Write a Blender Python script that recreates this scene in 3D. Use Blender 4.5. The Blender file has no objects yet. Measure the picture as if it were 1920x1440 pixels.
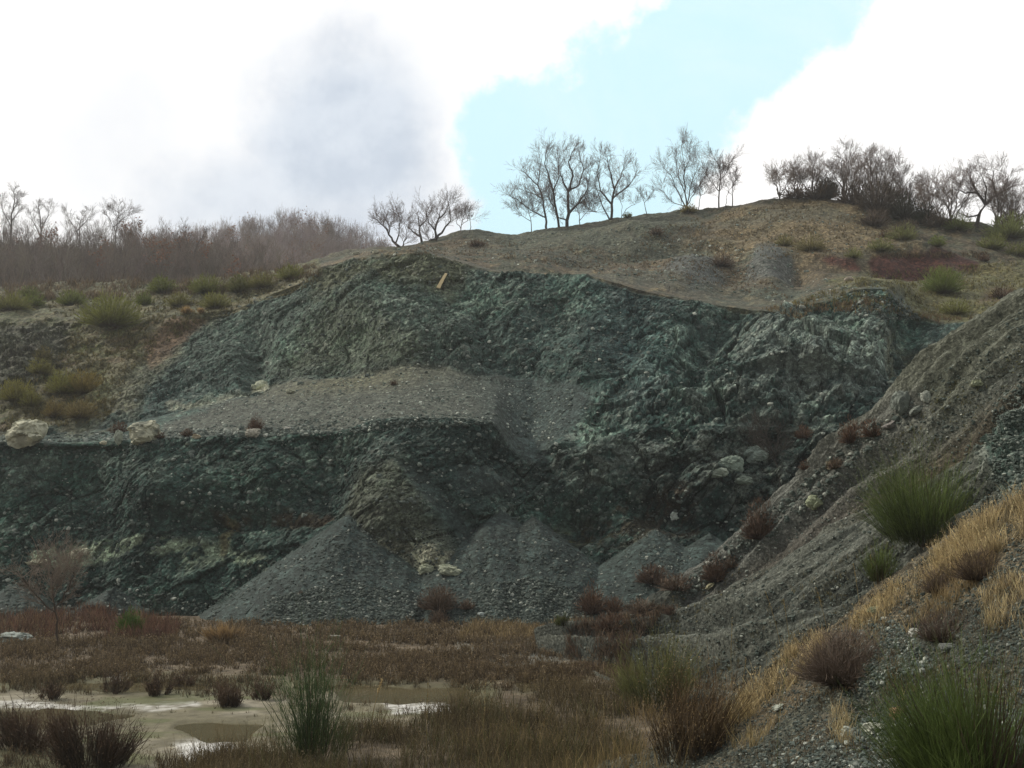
import bpy, math, random
import numpy as np
from mathutils import Vector
from mathutils.bvhtree import BVHTree

R = math.radians
rnd = random.Random(7)
rng = np.random.default_rng(7)
C = bpy.context.scene.collection
scene = bpy.context.scene

# ------------------------------------------------------------------ camera, world, sun, exposure
F = 1884.0; V0 = 1000.0; CZ = 5.0                      # focal length in photo pixels, horizon row, eye height
PITCH = math.atan((V0-720)/F)
cam = bpy.data.cameras.new('camera'); camo = bpy.data.objects.new('camera', cam); C.objects.link(camo)
camo.location = (0, 0, CZ); camo.rotation_euler = (math.pi/2+PITCH, 0, 0)
cam.sensor_width = 36; cam.lens = 36*F/1920; cam.clip_start = 0.1; cam.clip_end = 3000
scene.camera = camo
scene.view_settings.view_transform = 'Standard'; scene.view_settings.look = 'None'
scene.view_settings.exposure = 0.0; scene.view_settings.gamma = 1
scene.cycles.max_bounces = 4; scene.cycles.volume_bounces = 1; scene.cycles.use_denoising = True

def azel(u, v):
    x = (u-960)/F; y = (720-v)/F
    d = np.array([x, math.cos(PITCH)-y*math.sin(PITCH), math.sin(PITCH)+y*math.cos(PITCH)])
    return math.atan2(d[0], d[1]), math.atan2(d[2], math.hypot(d[0], d[1]))

SUN_AZ, SUN_EL = R(-75), R(42)                          # azimuth from +Y towards +X
w = bpy.data.worlds.new('World'); scene.world = w; w.use_nodes = True
nt = w.node_tree; nt.nodes.clear()
class NB:
    """small node-tree writer"""
    def __init__(s, nt): s.nt = nt
    def n(s, t, **k):
        o = s.nt.nodes.new(t)
        for a, b in k.items(): setattr(o, a, b)
        return o
    def link(s, a, b): s.nt.links.new(a, b)
    def put(s, inp, val):
        if hasattr(val, 'default_value') and hasattr(val, 'is_linked'): s.link(val, inp)
        else: inp.default_value = val
    def m(s, op, a, b=0.0, c=0.0, clamp=False):
        o = s.n('ShaderNodeMath', operation=op, use_clamp=clamp)
        s.put(o.inputs[0], a); s.put(o.inputs[1], b); s.put(o.inputs[2], c); return o.outputs[0]
    def ss(s, x, lo, hi):
        o = s.n('ShaderNodeMapRange', interpolation_type='SMOOTHSTEP')
        s.put(o.inputs[0], x); s.put(o.inputs[1], lo); s.put(o.inputs[2], hi); return o.outputs[0]
    def mix(s, f, a, b, mode='MIX'):
        o = s.n('ShaderNodeMix', data_type='RGBA', blend_type=mode)
        s.put(o.inputs[0], f); s.put(o.inputs[6], a); s.put(o.inputs[7], b); return o.outputs[2]
    def noise(s, vec, scale, det=4, rough=.55, dist=0.0):
        o = s.n('ShaderNodeTexNoise')
        if vec is not None: s.link(vec, o.inputs['Vector'])
        o.inputs['Scale'].default_value = scale; o.inputs['Detail'].default_value = det
        o.inputs['Roughness'].default_value = rough; o.inputs['Distortion'].default_value = dist
        return o.outputs[0]
b = NB(nt)
tc = b.n('ShaderNodeTexCoord').outputs['Generated']
sp = b.n('ShaderNodeSeparateXYZ'); b.link(tc, sp.inputs[0])
X, Y_, Z = sp.outputs
az = b.m('ARCTAN2', X, Y_); el = b.m('ARCSINE', Z)
n1 = b.noise(tc, 7, 8, .62); n2 = b.noise(tc, 16, 6, .6); n3 = b.noise(tc, 3.0, 5, .5)
w1 = b.m('MULTIPLY', b.m('SUBTRACT', n1, .5), .17); w2 = b.m('MULTIPLY', b.m('SUBTRACT', n2, .5), .07)
wob = b.m('ADD', w1, w2)
def halfplane(p, q):
    """signed angular distance, positive to the right of p->q seen with el up"""
    a0, e0 = azel(*p); a1, e1 = azel(*q); L = math.hypot(a1-a0, e1-e0)
    nx, ny = (e1-e0)/L, -(a1-a0)/L
    return b.m('ADD', b.m('ADD', b.m('MULTIPLY', az, nx), b.m('MULTIPLY', el, ny)), -(nx*a0+ny*e0))
L1 = halfplane((885, 212), (1180, -10))                 # cloud edge on the left of the blue gap
L1b = halfplane((855, 460), (868, 200))
L2 = halfplane((1700, -60), (1462, 200))                # cloud edge on the right
L2b = halfplane((1440, 180), (1250, 330))
gap = b.m('MINIMUM', b.m('MINIMUM', L1, b.m('MULTIPLY', L1b, 1.0)), b.m('MINIMUM', L2, b.m('ADD', L2b, .05)))
gap = b.m('ADD', gap, wob)
gap = b.m('MULTIPLY', b.ss(gap, -.006, .026), b.m('SUBTRACT', 1, b.m('MULTIPLY', b.ss(b.noise(tc, 5, 7, .65, .6), .48, .75), .16)))
gap = b.m('MULTIPLY', gap, b.ss(b.m('MULTIPLY', Y_, 1), 0.2, 0.5))
def ell(u, v, ru, rv):
    a0, e0 = azel(u, v)
    dx = b.m('DIVIDE', b.m('SUBTRACT', az, a0), ru/F); dy = b.m('DIVIDE', b.m('SUBTRACT', el, e0), rv/F)
    return b.m('SQRT', b.m('ADD', b.m('MULTIPLY', dx, dx), b.m('MULTIPLY', dy, dy)))
wn = b.m('MULTIPLY', b.m('SUBTRACT', n1, .5), 1.1)
g1 = b.m('SUBTRACT', 1, b.ss(b.m('ADD', ell(650, 270, 285, 270), wn), .22, 1.05))
g2 = b.m('MULTIPLY', b.m('SUBTRACT', 1, b.ss(b.m('ADD', ell(560, 390, 400, 130), wn), .3, 1.25)), .85)
g3 = b.m('MULTIPLY', b.m('SUBTRACT', 1, b.ss(b.m('ADD', ell(220, 260, 190, 200), wn), .3, 1.25)), .30)
grey = b.m('MAXIMUM', b.m('MAXIMUM', g1, g2), g3)
nish = b.n('ShaderNodeTexSky', sky_type='NISHITA', sun_disc=False, sun_elevation=SUN_EL, sun_rotation=SUN_AZ)
ns = b.n('ShaderNodeMix', data_type='RGBA', blend_type='MULTIPLY'); ns.inputs[0].default_value = 1
b.link(nish.outputs[0], ns.inputs[6]); ns.inputs[7].default_value = (.10, .10, .10, 1)
blue = b.mix(.92, ns.outputs[2], (.74, 1.05, 1.14, 1))
white = b.mix(n3, (1.25, 1.23, 1.2, 1), (1.05, 1.05, 1.06, 1))
gcol = b.mix(b.ss(n2, .3, .7), (.60, .68, .79, 1), (.76, .83, .92, 1))
cl = b.mix(grey, white, gcol)
cl = b.mix(b.m('MULTIPLY', b.ss(b.m('MULTIPLY', Y_, -1), -.25, .25), .85), cl, (.30, .33, .34, 1))   # unseen sky behind the viewer, darkened to deepen shade on faces turned this way
col = b.mix(gap, cl, blue)
col = b.mix(b.ss(b.m('MULTIPLY', Z, -1), 0.0, .1), col, (.06, .06, .05, 1))
bg = b.n('ShaderNodeBackground'); bg.inputs[1].default_value = 1.0; b.link(col, bg.inputs[0])
out = b.n('ShaderNodeOutputWorld'); b.link(bg.outputs[0], out.inputs[0])
w.cycles.sampling_method = 'MANUAL'; w.cycles.sample_map_resolution = 512

sl = bpy.data.lights.new('sun', 'SUN'); sl.energy = 2.7; sl.angle = R(5); sl.color = (1, .93, .80)
so = bpy.data.objects.new('sun', sl); C.objects.link(so)
sdir = Vector((math.sin(SUN_AZ)*math.cos(SUN_EL), math.cos(SUN_AZ)*math.cos(SUN_EL), math.sin(SUN_EL)))
so.rotation_euler = sdir.to_track_quat('Z', 'Y').to_euler(); so.location = (-60, 20, 90)

# ------------------------------------------------------------------ numpy noise
def hsh(ix, iy, iz, seed):
    h = (ix.astype(np.int64)*374761393 + iy.astype(np.int64)*668265263 + iz.astype(np.int64)*2147483647 + seed*1274126177) & 0xffffffff
    h = ((h ^ (h >> 13))*1274126177) & 0xffffffff
    h = ((h ^ (h >> 16))*2246822519) & 0xffffffff
    h ^= h >> 15
    return (h & 0xffffff)/float(0xffffff)
def vnoise(p, seed=0):
    i = np.floor(p); f = p-i; f = f*f*(3-2*f); i = i.astype(np.int64)
    r = 0
    for dx in (0, 1):
        for dy in (0, 1):
            for dz in (0, 1):
                wgt = (f[:, 0] if dx else 1-f[:, 0])*(f[:, 1] if dy else 1-f[:, 1])*(f[:, 2] if dz else 1-f[:, 2])
                r = r + wgt*hsh(i[:, 0]+dx, i[:, 1]+dy, i[:, 2]+dz, seed)
    return r*2-1
def fbm(p, octs=4, seed=0, g=.5):
    r = 0; a = 1; t = 0
    for k in range(octs):
        r = r + a*vnoise(p*(2**k)+k*17.3, seed+k); t += a; a *= g
    return r/t
def facet(p, seed=0, tilt=1.0):
    """blocky noise: every Voronoi cell is a tilted plane; also returns edge distance and a random per cell"""
    i = np.floor(p).astype(np.int64); n = len(p)
    best = np.full(n, 9.0); sec = np.full(n, 9.0); val = np.zeros(n); rid = np.zeros(n)
    for dx in (-1, 0, 1):
        for dy in (-1, 0, 1):
            for dz in (-1, 0, 1):
                a, bb, c = i[:, 0]+dx, i[:, 1]+dy, i[:, 2]+dz
                h = [hsh(a, bb, c, seed+q) for q in range(3)]
                qx, qy, qz = a+h[0]-p[:, 0], bb+h[1]-p[:, 1], c+h[2]-p[:, 2]
                d = qx*qx+qy*qy+qz*qz
                m = d < best
                sec = np.where(m, best, np.minimum(sec, d)); best = np.where(m, d, best)
                r0 = hsh(a, bb, c, seed+5); r1 = hsh(a, bb, c, seed+6)*2-1; r2 = hsh(a, bb, c, seed+7)*2-1; r3 = hsh(a, bb, c, seed+8)*2-1
                val = np.where(m, (r0-.5)*.8+tilt*(qx*r1+qy*r2+qz*r3), val); rid = np.where(m, r0, rid)
    return val, np.sqrt(sec)-np.sqrt(best), rid
def chips(p, seed=0, k=1.0):
    """fractured rock: the highest of many slanted pyramids, one per cell, with flat faces along the joint directions"""
    i = np.floor(p).astype(np.int64); best = np.full(len(p), -9.0)
    for dx in (-1, 0, 1):
        for dy in (-1, 0, 1):
            for dz in (-1, 0, 1):
                a, bb, c = i[:, 0]+dx, i[:, 1]+dy, i[:, 2]+dz
                h = [hsh(a, bb, c, seed+q) for q in range(6)]
                qx, qy, qz = p[:, 0]-a-h[0], p[:, 1]-bb-h[1], p[:, 2]-c-h[2]
                t = (h[3]-.5)*.9; x2 = qx+t*qz; z2_ = qz-t*qx
                val = h[4]*.6-k*(np.abs(x2)*(.55+.7*h[5])+np.abs(z2_)*(1.15-.5*h[5])+.45*np.abs(qy))+(h[2]-.5)*.5*qx+(h[0]-.5)*.5*qz
                best = np.maximum(best, val)
    return best+.15
def sst(x, a, bb):
    t = np.clip((x-a)/(bb-a), 0, 1); return t*t*(3-2*t)
def lerp(a, bb, t): return a+(bb-a)*t

# ------------------------------------------------------------------ pixels and points
cp, sp_ = math.cos(PITCH), math.sin(PITCH)
def raydir(u, v):
    x = (np.asarray(u, float)-960)/F; y = (720-np.asarray(v, float))/F
    return x, cp-y*sp_, sp_+y*cp
def unproj(u, v, Y):
    x, y, z = raydir(u, v); t = Y/y
    return np.stack([x*t, y*t, CZ+z*t], -1)
def v_of(Y, z):
    """row at which height z shows at distance Y"""
    s = (np.asarray(z, float)-CZ)/Y
    return 720-F*(s*cp-sp_)/(cp+s*sp_)
def proj(P):
    P = np.asarray(P, float); zc = P[..., 1]*cp+(P[..., 2]-CZ)*sp_; yc = -P[..., 1]*sp_+(P[..., 2]-CZ)*cp
    zc = np.where(zc < .1, .1, zc)
    return 960+F*P[..., 0]/zc, 720-F*yc/zc
def polyd(u, v, pts):
    """signed distance in photo pixels, positive inside"""
    u = np.asarray(u, float); v = np.asarray(v, float); d = np.full(u.shape, 1e9); ins = np.zeros(u.shape, bool)
    n = len(pts)
    for k in range(n):
        x0, y0 = pts[k]; x1, y1 = pts[(k+1) % n]
        ex, ey = x1-x0, y1-y0; L = ex*ex+ey*ey+1e-9
        t = np.clip(((u-x0)*ex+(v-y0)*ey)/L, 0, 1)
        d = np.minimum(d, np.hypot(u-x0-t*ex, v-y0-t*ey))
        c = ((y0 > v) != (y1 > v)) & (u < ex*(v-y0)/(ey+1e-12)+x0)
        ins ^= c
    return np.where(ins, d, -d)
def area(u, v, pts, soft=8, warp=None):
    d = polyd(u, v, pts)
    if warp is not None: d = d+warp
    return sst(d, -soft, soft)

# ------------------------------------------------------------------ mesh and tagging helpers
def tag(o, label=None, cat=None, group=None, kind=None):
    if label: o['label'] = label
    if cat: o['category'] = cat
    if group: o['group'] = group
    if kind: o['kind'] = kind
    return o
def mesh_np(name, V, faces, mat, cols=None, parent=None, smooth=False, loc=None):
    """faces: list of (n,k) int arrays"""
    V = np.asarray(V, np.float32)
    if loc is not None: V = V-np.asarray(loc, np.float32)
    me = bpy.data.meshes.new(name); me.vertices.add(len(V)); me.vertices.foreach_set('co', V.ravel())
    faces = [np.asarray(f, np.int32) for f in faces if len(f)]
    loops = np.concatenate([f.ravel() for f in faces]); sizes = np.concatenate([np.full(len(f), f.shape[1], np.int32) for f in faces])
    me.loops.add(len(loops)); me.loops.foreach_set('vertex_index', loops)
    me.polygons.add(len(sizes)); me.polygons.foreach_set('loop_start', np.concatenate([[0], np.cumsum(sizes)[:-1]]).astype(np.int32))
    me.polygons.foreach_set('use_smooth', np.full(len(sizes), smooth))
    me.update(calc_edges=True)
    if cols is not None:
        ca = me.color_attributes.new('Col', 'FLOAT_COLOR', 'POINT')
        cc = np.ones((len(V), 4), np.float32); cc[:, :3] = np.clip(cols, 0, 1); ca.data.foreach_set('color', cc.ravel())
    me.materials.append(mat)
    o = bpy.data.objects.new(name, me); C.objects.link(o)
    if parent is not None: o.parent = parent
    elif loc is not None: o.location = loc
    return o
def empty(name, loc):
    o = bpy.data.objects.new(name, None); C.objects.link(o); o.location = loc; o.empty_display_size = .3; return o

class Geo:
    """collects numpy geometry for one object"""
    def __init__(s): s.V = []; s.F = {3: [], 4: []}; s.Cc = []; s.n = 0
    def add(s, V, fs, cols):
        for f in fs:
            if len(f): s.F[f.shape[1]].append(f+s.n)
        s.V.append(V); s.Cc.append(np.broadcast_to(cols, V.shape)); s.n += len(V)
    def build(s, name, mat, parent=None, loc=None, smooth=False):
        fs = [np.concatenate(s.F[k]) for k in (3, 4) if s.F[k]]
        return mesh_np(name, np.concatenate(s.V), fs, mat, np.concatenate(s.Cc), parent, smooth, loc)
    def blades(s, P, D, L, W, c0, c1, droop=0.0, side=None):
        """two-segment tapering blades. P,D: (n,3); L,W: (n,)"""
        n = len(P)
        if n == 0: return
        D = D/np.linalg.norm(D, axis=1, keepdims=True)
        rv = rng.normal(size=(n, 3)) if side is None else side
        S = np.cross(D, rv); S /= np.linalg.norm(S, axis=1, keepdims=True)+1e-9
        L = np.broadcast_to(L, (n,))[:, None]; W = np.broadcast_to(W, (n,))[:, None]
        bend = rng.normal(size=(n, 3))*.12; mid = P+D*L*.55+bend*L*.35
        dr = np.broadcast_to(droop, (n,))[:, None]
        tip = P+D*L+bend*L-np.array([0, 0, 1.])*dr*L
        V = np.stack([P-S*W*.5, P+S*W*.5, mid+S*W*.42, mid-S*W*.42, tip], 1)
        k = np.arange(n)[:, None]*5
        c0 = np.broadcast_to(c0, (n, 3)); c1 = np.broadcast_to(c1, (n, 3)); cm = (c0+c1)*.5
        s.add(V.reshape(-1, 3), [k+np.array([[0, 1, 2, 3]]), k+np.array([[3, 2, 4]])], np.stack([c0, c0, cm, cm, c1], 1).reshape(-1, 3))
    def prisms(s, P0, P1, R0, R1, col, sides=3):
        P0 = np.asarray(P0, float); P1 = np.asarray(P1, float); n = len(P0)
        if n == 0: return
        D = P1-P0; D /= np.linalg.norm(D, axis=1, keepdims=True)+1e-9
        ref = np.where(np.abs(D[:, 2:3]) > .9, np.array([[1., 0, 0]]), np.array([[0, 0, 1.]]))
        A = np.cross(D, ref); A /= np.linalg.norm(A, axis=1, keepdims=True)+1e-9; B = np.cross(D, A)
        th = np.arange(sides)*2*math.pi/sides
        ring = A[:, None]*np.cos(th)[None, :, None]+B[:, None]*np.sin(th)[None, :, None]
        V = np.concatenate([P0[:, None]+ring*np.asarray(R0)[:, None, None], P1[:, None]+ring*np.asarray(R1)[:, None, None]], 1)
        k = np.arange(n)[:, None, None]*2*sides
        q = np.array([[i, (i+1) % sides, (i+1) % sides+sides, i+sides] for i in range(sides)])[None]
        col = np.broadcast_to(col, (n, 3))
        s.add(V.reshape(-1, 3), [(k+q).reshape(-1, 4)], np.repeat(col, 2*sides, 0))
    def stones(s, P, S, cols, N=None, flat=.65):
        """angular stones"""
        n = len(P)
        if n == 0: return
        T = ICO[None]*(1+rng.normal(size=(n, 12, 1))*.16)
        sc = np.broadcast_to(S, (n,))[:, None]*(np.array([1, .8, flat])[None]+rng.normal(size=(n, 3))*.18).clip(.3)
        T = T*sc[:, None]
        a = rng.uniform(0, 6.28, n); t = rng.normal(size=n)*.4
        ca, sa, ct, st = np.cos(a), np.sin(a), np.cos(t), np.sin(t)
        x, y, z = T[..., 0], T[..., 1], T[..., 2]
        y, z = y*ct[:, None]-z*st[:, None], y*st[:, None]+z*ct[:, None]
        x, y = x*ca[:, None]-y*sa[:, None], x*sa[:, None]+y*ca[:, None]
        V = np.stack([x, y, z], -1)+P[:, None]
        k = np.arange(n)[:, None, None]*12
        s.add(V.reshape(-1, 3), [(k+ICOF[None]).reshape(-1, 3)], np.repeat(np.broadcast_to(cols, (n, 3)), 12, 0))
_p = (1+5**.5)/2
ICO = np.array([(-1, _p, 0), (1, _p, 0), (-1, -_p, 0), (1, -_p, 0), (0, -1, _p), (0, 1, _p), (0, -1, -_p), (0, 1, -_p), (_p, 0, -1), (_p, 0, 1), (-_p, 0, -1), (-_p, 0, 1)])/1.902
ICOF = np.array([(0, 11, 5), (0, 5, 1), (0, 1, 7), (0, 7, 10), (0, 10, 11), (1, 5, 9), (5, 11, 4), (11, 10, 2), (10, 7, 6), (7, 1, 8), (3, 9, 4), (3, 4, 2), (3, 2, 6), (3, 6, 8), (3, 8, 9), (4, 9, 5), (2, 4, 11), (6, 2, 10), (8, 6, 7), (9, 8, 1)])

# ------------------------------------------------------------------ materials
def mat_attr(name, rough=.9, var=.35, scales=(1.5, 9), bump=0.0, bscale=8, trans=0.0, spec=.25, vor=False, cells=0, camt=.5):
    m = bpy.data.materials.new(name); m.use_nodes = True; t = m.node_tree; t.nodes.clear(); q = NB(t)
    at = q.n('ShaderNodeAttribute', attribute_name='Col').outputs['Color']
    tc = q.n('ShaderNodeTexCoord').outputs['Object']
    a = q.noise(tc, scales[0], 3); c = q.noise(tc, scales[1], 5, .7)
    f = q.m('ADD', q.m('MULTIPLY', q.m('SUBTRACT', a, .5), var*1.2), q.m('MULTIPLY', q.m('SUBTRACT', c, .5), var*2.8))
    f = q.m('ADD', f, 1.0)
    if cells:
        for cs, ca_ in ((cells, camt), (cells*2.7, camt*.7)):
            vc = q.n('ShaderNodeTexVoronoi'); q.link(tc, vc.inputs['Vector']); vc.inputs['Scale'].default_value = cs
            sx = q.n('ShaderNodeSeparateXYZ'); q.link(vc.outputs['Color'], sx.inputs[0])
            f = q.m('MULTIPLY', f, q.m('ADD', 1-ca_*.9, q.m('MULTIPLY', q.m('POWER', sx.outputs[0], 2.2), ca_*2.9)))
    f = q.m('MAXIMUM', f, .12)
    cmb = q.n('ShaderNodeCombineXYZ'); [q.link(f, cmb.inputs[k]) for k in range(3)]
    col = q.mix(1.0, at, cmb.outputs[0], 'MULTIPLY')
    p = q.n('ShaderNodeBsdfPrincipled'); q.link(col, p.inputs['Base Color']); p.inputs['Roughness'].default_value = rough
    p.inputs['Specular IOR Level'].default_value = spec
    if bump:
        h = q.noise(tc, bscale, 8, .68)
        if vor:
            vo = q.n('ShaderNodeTexVoronoi'); q.link(tc, vo.inputs['Vector']); vo.inputs['Scale'].default_value = bscale*.8
            h = q.m('ADD', h, q.m('MULTIPLY', vo.outputs[0], .7))
        bp = q.n('ShaderNodeBump'); bp.inputs['Strength'].default_value = 1; bp.inputs['Distance'].default_value = bump
        q.link(h, bp.inputs['Height']); q.link(bp.outputs[0], p.inputs['Normal'])
    o = q.n('ShaderNodeOutputMaterial')
    if trans:
        tr = q.n('ShaderNodeBsdfTranslucent'); q.link(col, tr.inputs[0])
        mx = q.n('ShaderNodeMixShader'); mx.inputs[0].default_value = trans
        q.link(p.outputs[0], mx.inputs[1]); q.link(tr.outputs[0], mx.inputs[2]); q.link(mx.outputs[0], o.inputs[0])
    else: q.link(p.outputs[0], o.inputs[0])
    return m
M_rock = mat_attr('rock', .8, .5, (2.2, 13), .06, 6, vor=True, cells=3.6, camt=.36)
M_slope = mat_attr('debris', .9, .45, (3, 22), .05, 9, vor=True, cells=12, camt=.28)
M_near = mat_attr('near_gravel', .9, .5, (5, 45), .02, 30, vor=True, cells=26, camt=.42)
M_ground = mat_attr('soil', .8, .3, (1.2, 14), .03, 12)
M_hill = mat_attr('hill_soil', .95, .3, (.3, 2), .1, 2)
M_stone = mat_attr('stone', .85, .35, (4, 20), .02, 14)
M_boulder = mat_attr('pale_rock', .85, .35, (1.5, 7), .05, 5, vor=True)
M_leaf = mat_attr('foliage', .7, .3, (3, 12), trans=.25)
M_straw = mat_attr('straw', .6, .25, (3, 12), trans=.35)
M_twig = mat_attr('twigs', .85, .25, (3, 12))
M_bark = mat_attr('bark', .9, .3, (3, 14))
M_wood = mat_attr('weathered_wood', .7, .2, (2, 20), .003, 40)
mw = bpy.data.materials.new('pond_water'); mw.use_nodes = True; q = NB(mw.node_tree); p = mw.node_tree.nodes['Principled BSDF']
p.inputs['Base Color'].default_value = (.11, .095, .055, 1); p.inputs['Roughness'].default_value = .06; p.inputs['IOR'].default_value = 1.33
tcw = q.n('ShaderNodeTexCoord').outputs['Object']; bp = q.n('ShaderNodeBump'); bp.inputs['Distance'].default_value = .01; bp.inputs['Strength'].default_value = .5
q.link(q.noise(tcw, 5, 3), bp.inputs['Height']); q.link(bp.outputs[0], p.inputs['Normal'])

# ------------------------------------------------------------------ lofted terrain
def smooth_cols(a, k):
    if k < 1: return a
    ker = np.hanning(2*k+3)[1:-1]; ker /= ker.sum(); p = np.pad(a, ((k, k),), mode='edge'); return np.convolve(p, ker, 'valid')
def grid_normals(P):
    du = np.gradient(P, axis=0); dv = np.gradient(P, axis=1)
    n = np.cross(du, dv); n /= np.linalg.norm(n, axis=2, keepdims=True)+1e-9
    return n
def blur(A, k):
    for ax in (0, 1):
        ker = np.hanning(2*k+3)[1:-1]; ker /= ker.sum()
        A = np.apply_along_axis(lambda r: np.convolve(np.pad(r, k, mode='edge'), ker, 'valid'), ax, A)
    return A
def grid_faces(nu, nv):
    i = np.arange(nu-1)[:, None]*nv+np.arange(nv-1)[None]
    return np.stack([i, i+nv, i+nv+1, i+1], -1).reshape(-1, 4)

def loft(us, stations, counts, sm=3):
    """stations: list of (v(u), Y(u)) arrays; counts rows between them. returns u,v,Y grids"""
    Vs = [smooth_cols(s[0], sm) for s in stations]; Ys = [smooth_cols(s[1], sm) for s in stations]
    vv, yy = [], []
    for k, c in enumerate(counts):
        t = np.arange(c)/c
        vv.append(Vs[k][:, None]*(1-t)+Vs[k+1][:, None]*t)
        yy.append(Ys[k][:, None]*(1-t)+Ys[k+1][:, None]*t)
    vv.append(Vs[-1][:, None]); yy.append(Ys[-1][:, None])
    v = np.concatenate(vv, 1); Y = np.concatenate(yy, 1); u = np.broadcast_to(us[:, None], v.shape)
    return u, v, Y
def tab(us, d):
    k = sorted(d); return np.interp(us, k, [d[x] for x in k])
def zof(v, Y): return unproj(960, v, Y)[..., 2]

# palettes (real surface colours)
DARK = np.array([.020, .044, .038]); GREEN = np.array([.058, .093, .079]); LIGHT = np.array([.215, .24, .205])
SCREE = np.array([.040, .058, .053]); PALE = np.array([.42, .42, .31]); OLIVE = np.array([.135, .135, .068]); BROWNR = np.array([.10, .060, .035])
TAN = np.array([.205, .155, .080]); RED = np.array([.080, .028, .021]); MOSS = np.array([.105, .115, .045])

# --- the quarry: floor, lower face, terrace, upper face, plateau, skyline, far side
us = np.unique(np.concatenate([np.linspace(-900, -40, 70), np.arange(-40, 1970, 2.3), np.linspace(1970, 2700, 60)]))
z1 = tab(us, {0: 0})-.6
s0 = (v_of(46, z1), 46+0*us)
y1 = tab(us, {-900: 72, 0: 68, 300: 66, 600: 62, 2700: 61}); s1 = (v_of(y1, z1), y1)
s2 = (tab(us, {-900: 838, 0: 830, 200: 828, 400: 822, 550: 814, 650: 806, 700: 790, 780: 785, 880: 786, 930: 794, 965: 850, 1030: 868, 1090: 840, 1200: 800, 2700: 800}),
      tab(us, {-900: 76, 0: 73, 300: 71, 650: 68, 900: 67, 1000: 70, 1080: 69, 1300: 68.5, 2700: 68}))
s3 = (tab(us, {-900: 815, 0: 812, 150: 812, 300: 780, 480: 735, 560: 712, 700: 702, 780: 688, 900: 712, 1000: 735, 1080: 735, 1200: 700, 2700: 700}),
      tab(us, {-900: 82, 0: 79, 300: 80, 500: 82, 700: 80, 900: 78.5, 1000: 78, 1080: 75, 1300: 72.5, 1600: 72, 2700: 72}))
s4 = (tab(us, {-900: 600, 0: 597, 130: 597, 260: 600, 300: 590, 380: 588, 440: 580, 560: 533, 600: 502, 660: 485, 780: 478, 850: 490, 930: 510, 1000: 515, 1100: 515, 1200: 545, 1300: 565,
               1400: 580, 1470: 585, 1520: 570, 1600: 550, 1660: 551, 1710: 588, 1760: 606, 1850: 602, 1920: 590, 2700: 560}),
      tab(us, {-900: 100, 0: 98, 300: 96, 500: 95, 700: 93, 1000: 88, 1200: 84, 1400: 82, 2700: 82}))
s5 = (tab(us, {-900: 572, 0: 572, 300: 562, 500: 524, 620: 486, 700: 474, 850: 474, 1000: 487, 1200: 505, 1400: 530, 1600: 505, 1800: 515, 1920: 520, 2700: 520}),
      tab(us, {-900: 108, 0: 108, 600: 107, 1000: 103, 1400: 99, 2700: 98}))
s6 = (tab(us, {-900: 535, 0: 535, 200: 530, 400: 522, 560: 503, 640: 478, 700: 466, 750: 462, 800: 450, 870: 438, 960: 438, 1060: 422, 1180: 406, 1280: 396, 1380: 386, 1450: 373,
               1540: 366, 1600: 371, 1650: 383, 1750: 400, 1850: 425, 1920: 435, 2700: 450}),
      tab(us, {-900: 125, 0: 125, 640: 120, 870: 128, 1280: 130, 1540: 125, 1920: 120, 2700: 118}))
z6 = zof(*s6)
s7 = (v_of(s6[1]+22, z6-3.5), s6[1]+22); s8 = (v_of(s6[1]+100, z6-30), s6[1]+100)
u, v, Y = loft(us, [s0, s1, s2, s3, s4, s5, s6, s7, s8], [14, 160, 34, 105, 26, 60, 10, 10], 3)
P = unproj(u, v, Y).reshape(-1, 3)
uf, vf, Yf = u.ravel(), v.ravel(), Y.ravel()
wp = fbm(P*.22, 4, 3)*22+fbm(P*.9, 3, 9)*10                # wandering borders, in photo pixels
fade = np.ones_like(uf)
# scree cones joined to the face: (apex u, apex v, apex distance, slope)
def cone_Y(u_, v_, au, av, ay, k):
    A0 = unproj(au, av, ay); x, y, z = raydir(u_, v_); a = x/y; m = z/y; wz = A0[2]-CZ
    A = m*m-k*k*(a*a+1); B = -2*wz*m+2*k*k*(a*A0[0]+A0[1]); Cc = wz*wz-k*k*(A0[0]**2+A0[1]**2)
    disc = B*B-4*A*Cc; ok = disc > 0; sq = np.sqrt(np.where(ok, disc, 0))
    r1 = (-B-sq)/(2*A); r2 = (-B+sq)/(2*A); lo, hi = np.minimum(r1, r2), np.maximum(r1, r2)
    res = np.where((wz-m*lo >= -1e-6) & (lo > 20), lo, np.where((wz-m*hi >= -1e-6) & (hi > 20), hi, 1e9))
    return np.where(ok, res, 1e9)
cones = [(655, 962, 64.5, .70), (610, 1010, 63.2, .70), (940, 955, 65.2, .72), (1000, 968, 64.5, .74), (1230, 992, 63.5, .64), (1330, 1000, 62.5, .6), (1460, 960, 62, .6), (215, 1100, 66, .6), (30, 1095, 68, .5)]
screem = np.zeros_like(uf)
rowid = np.tile(np.arange(u.shape[1]), u.shape[0])
lowrow = rowid < 14+160+1
P = unproj(uf, vf, Yf)
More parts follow.
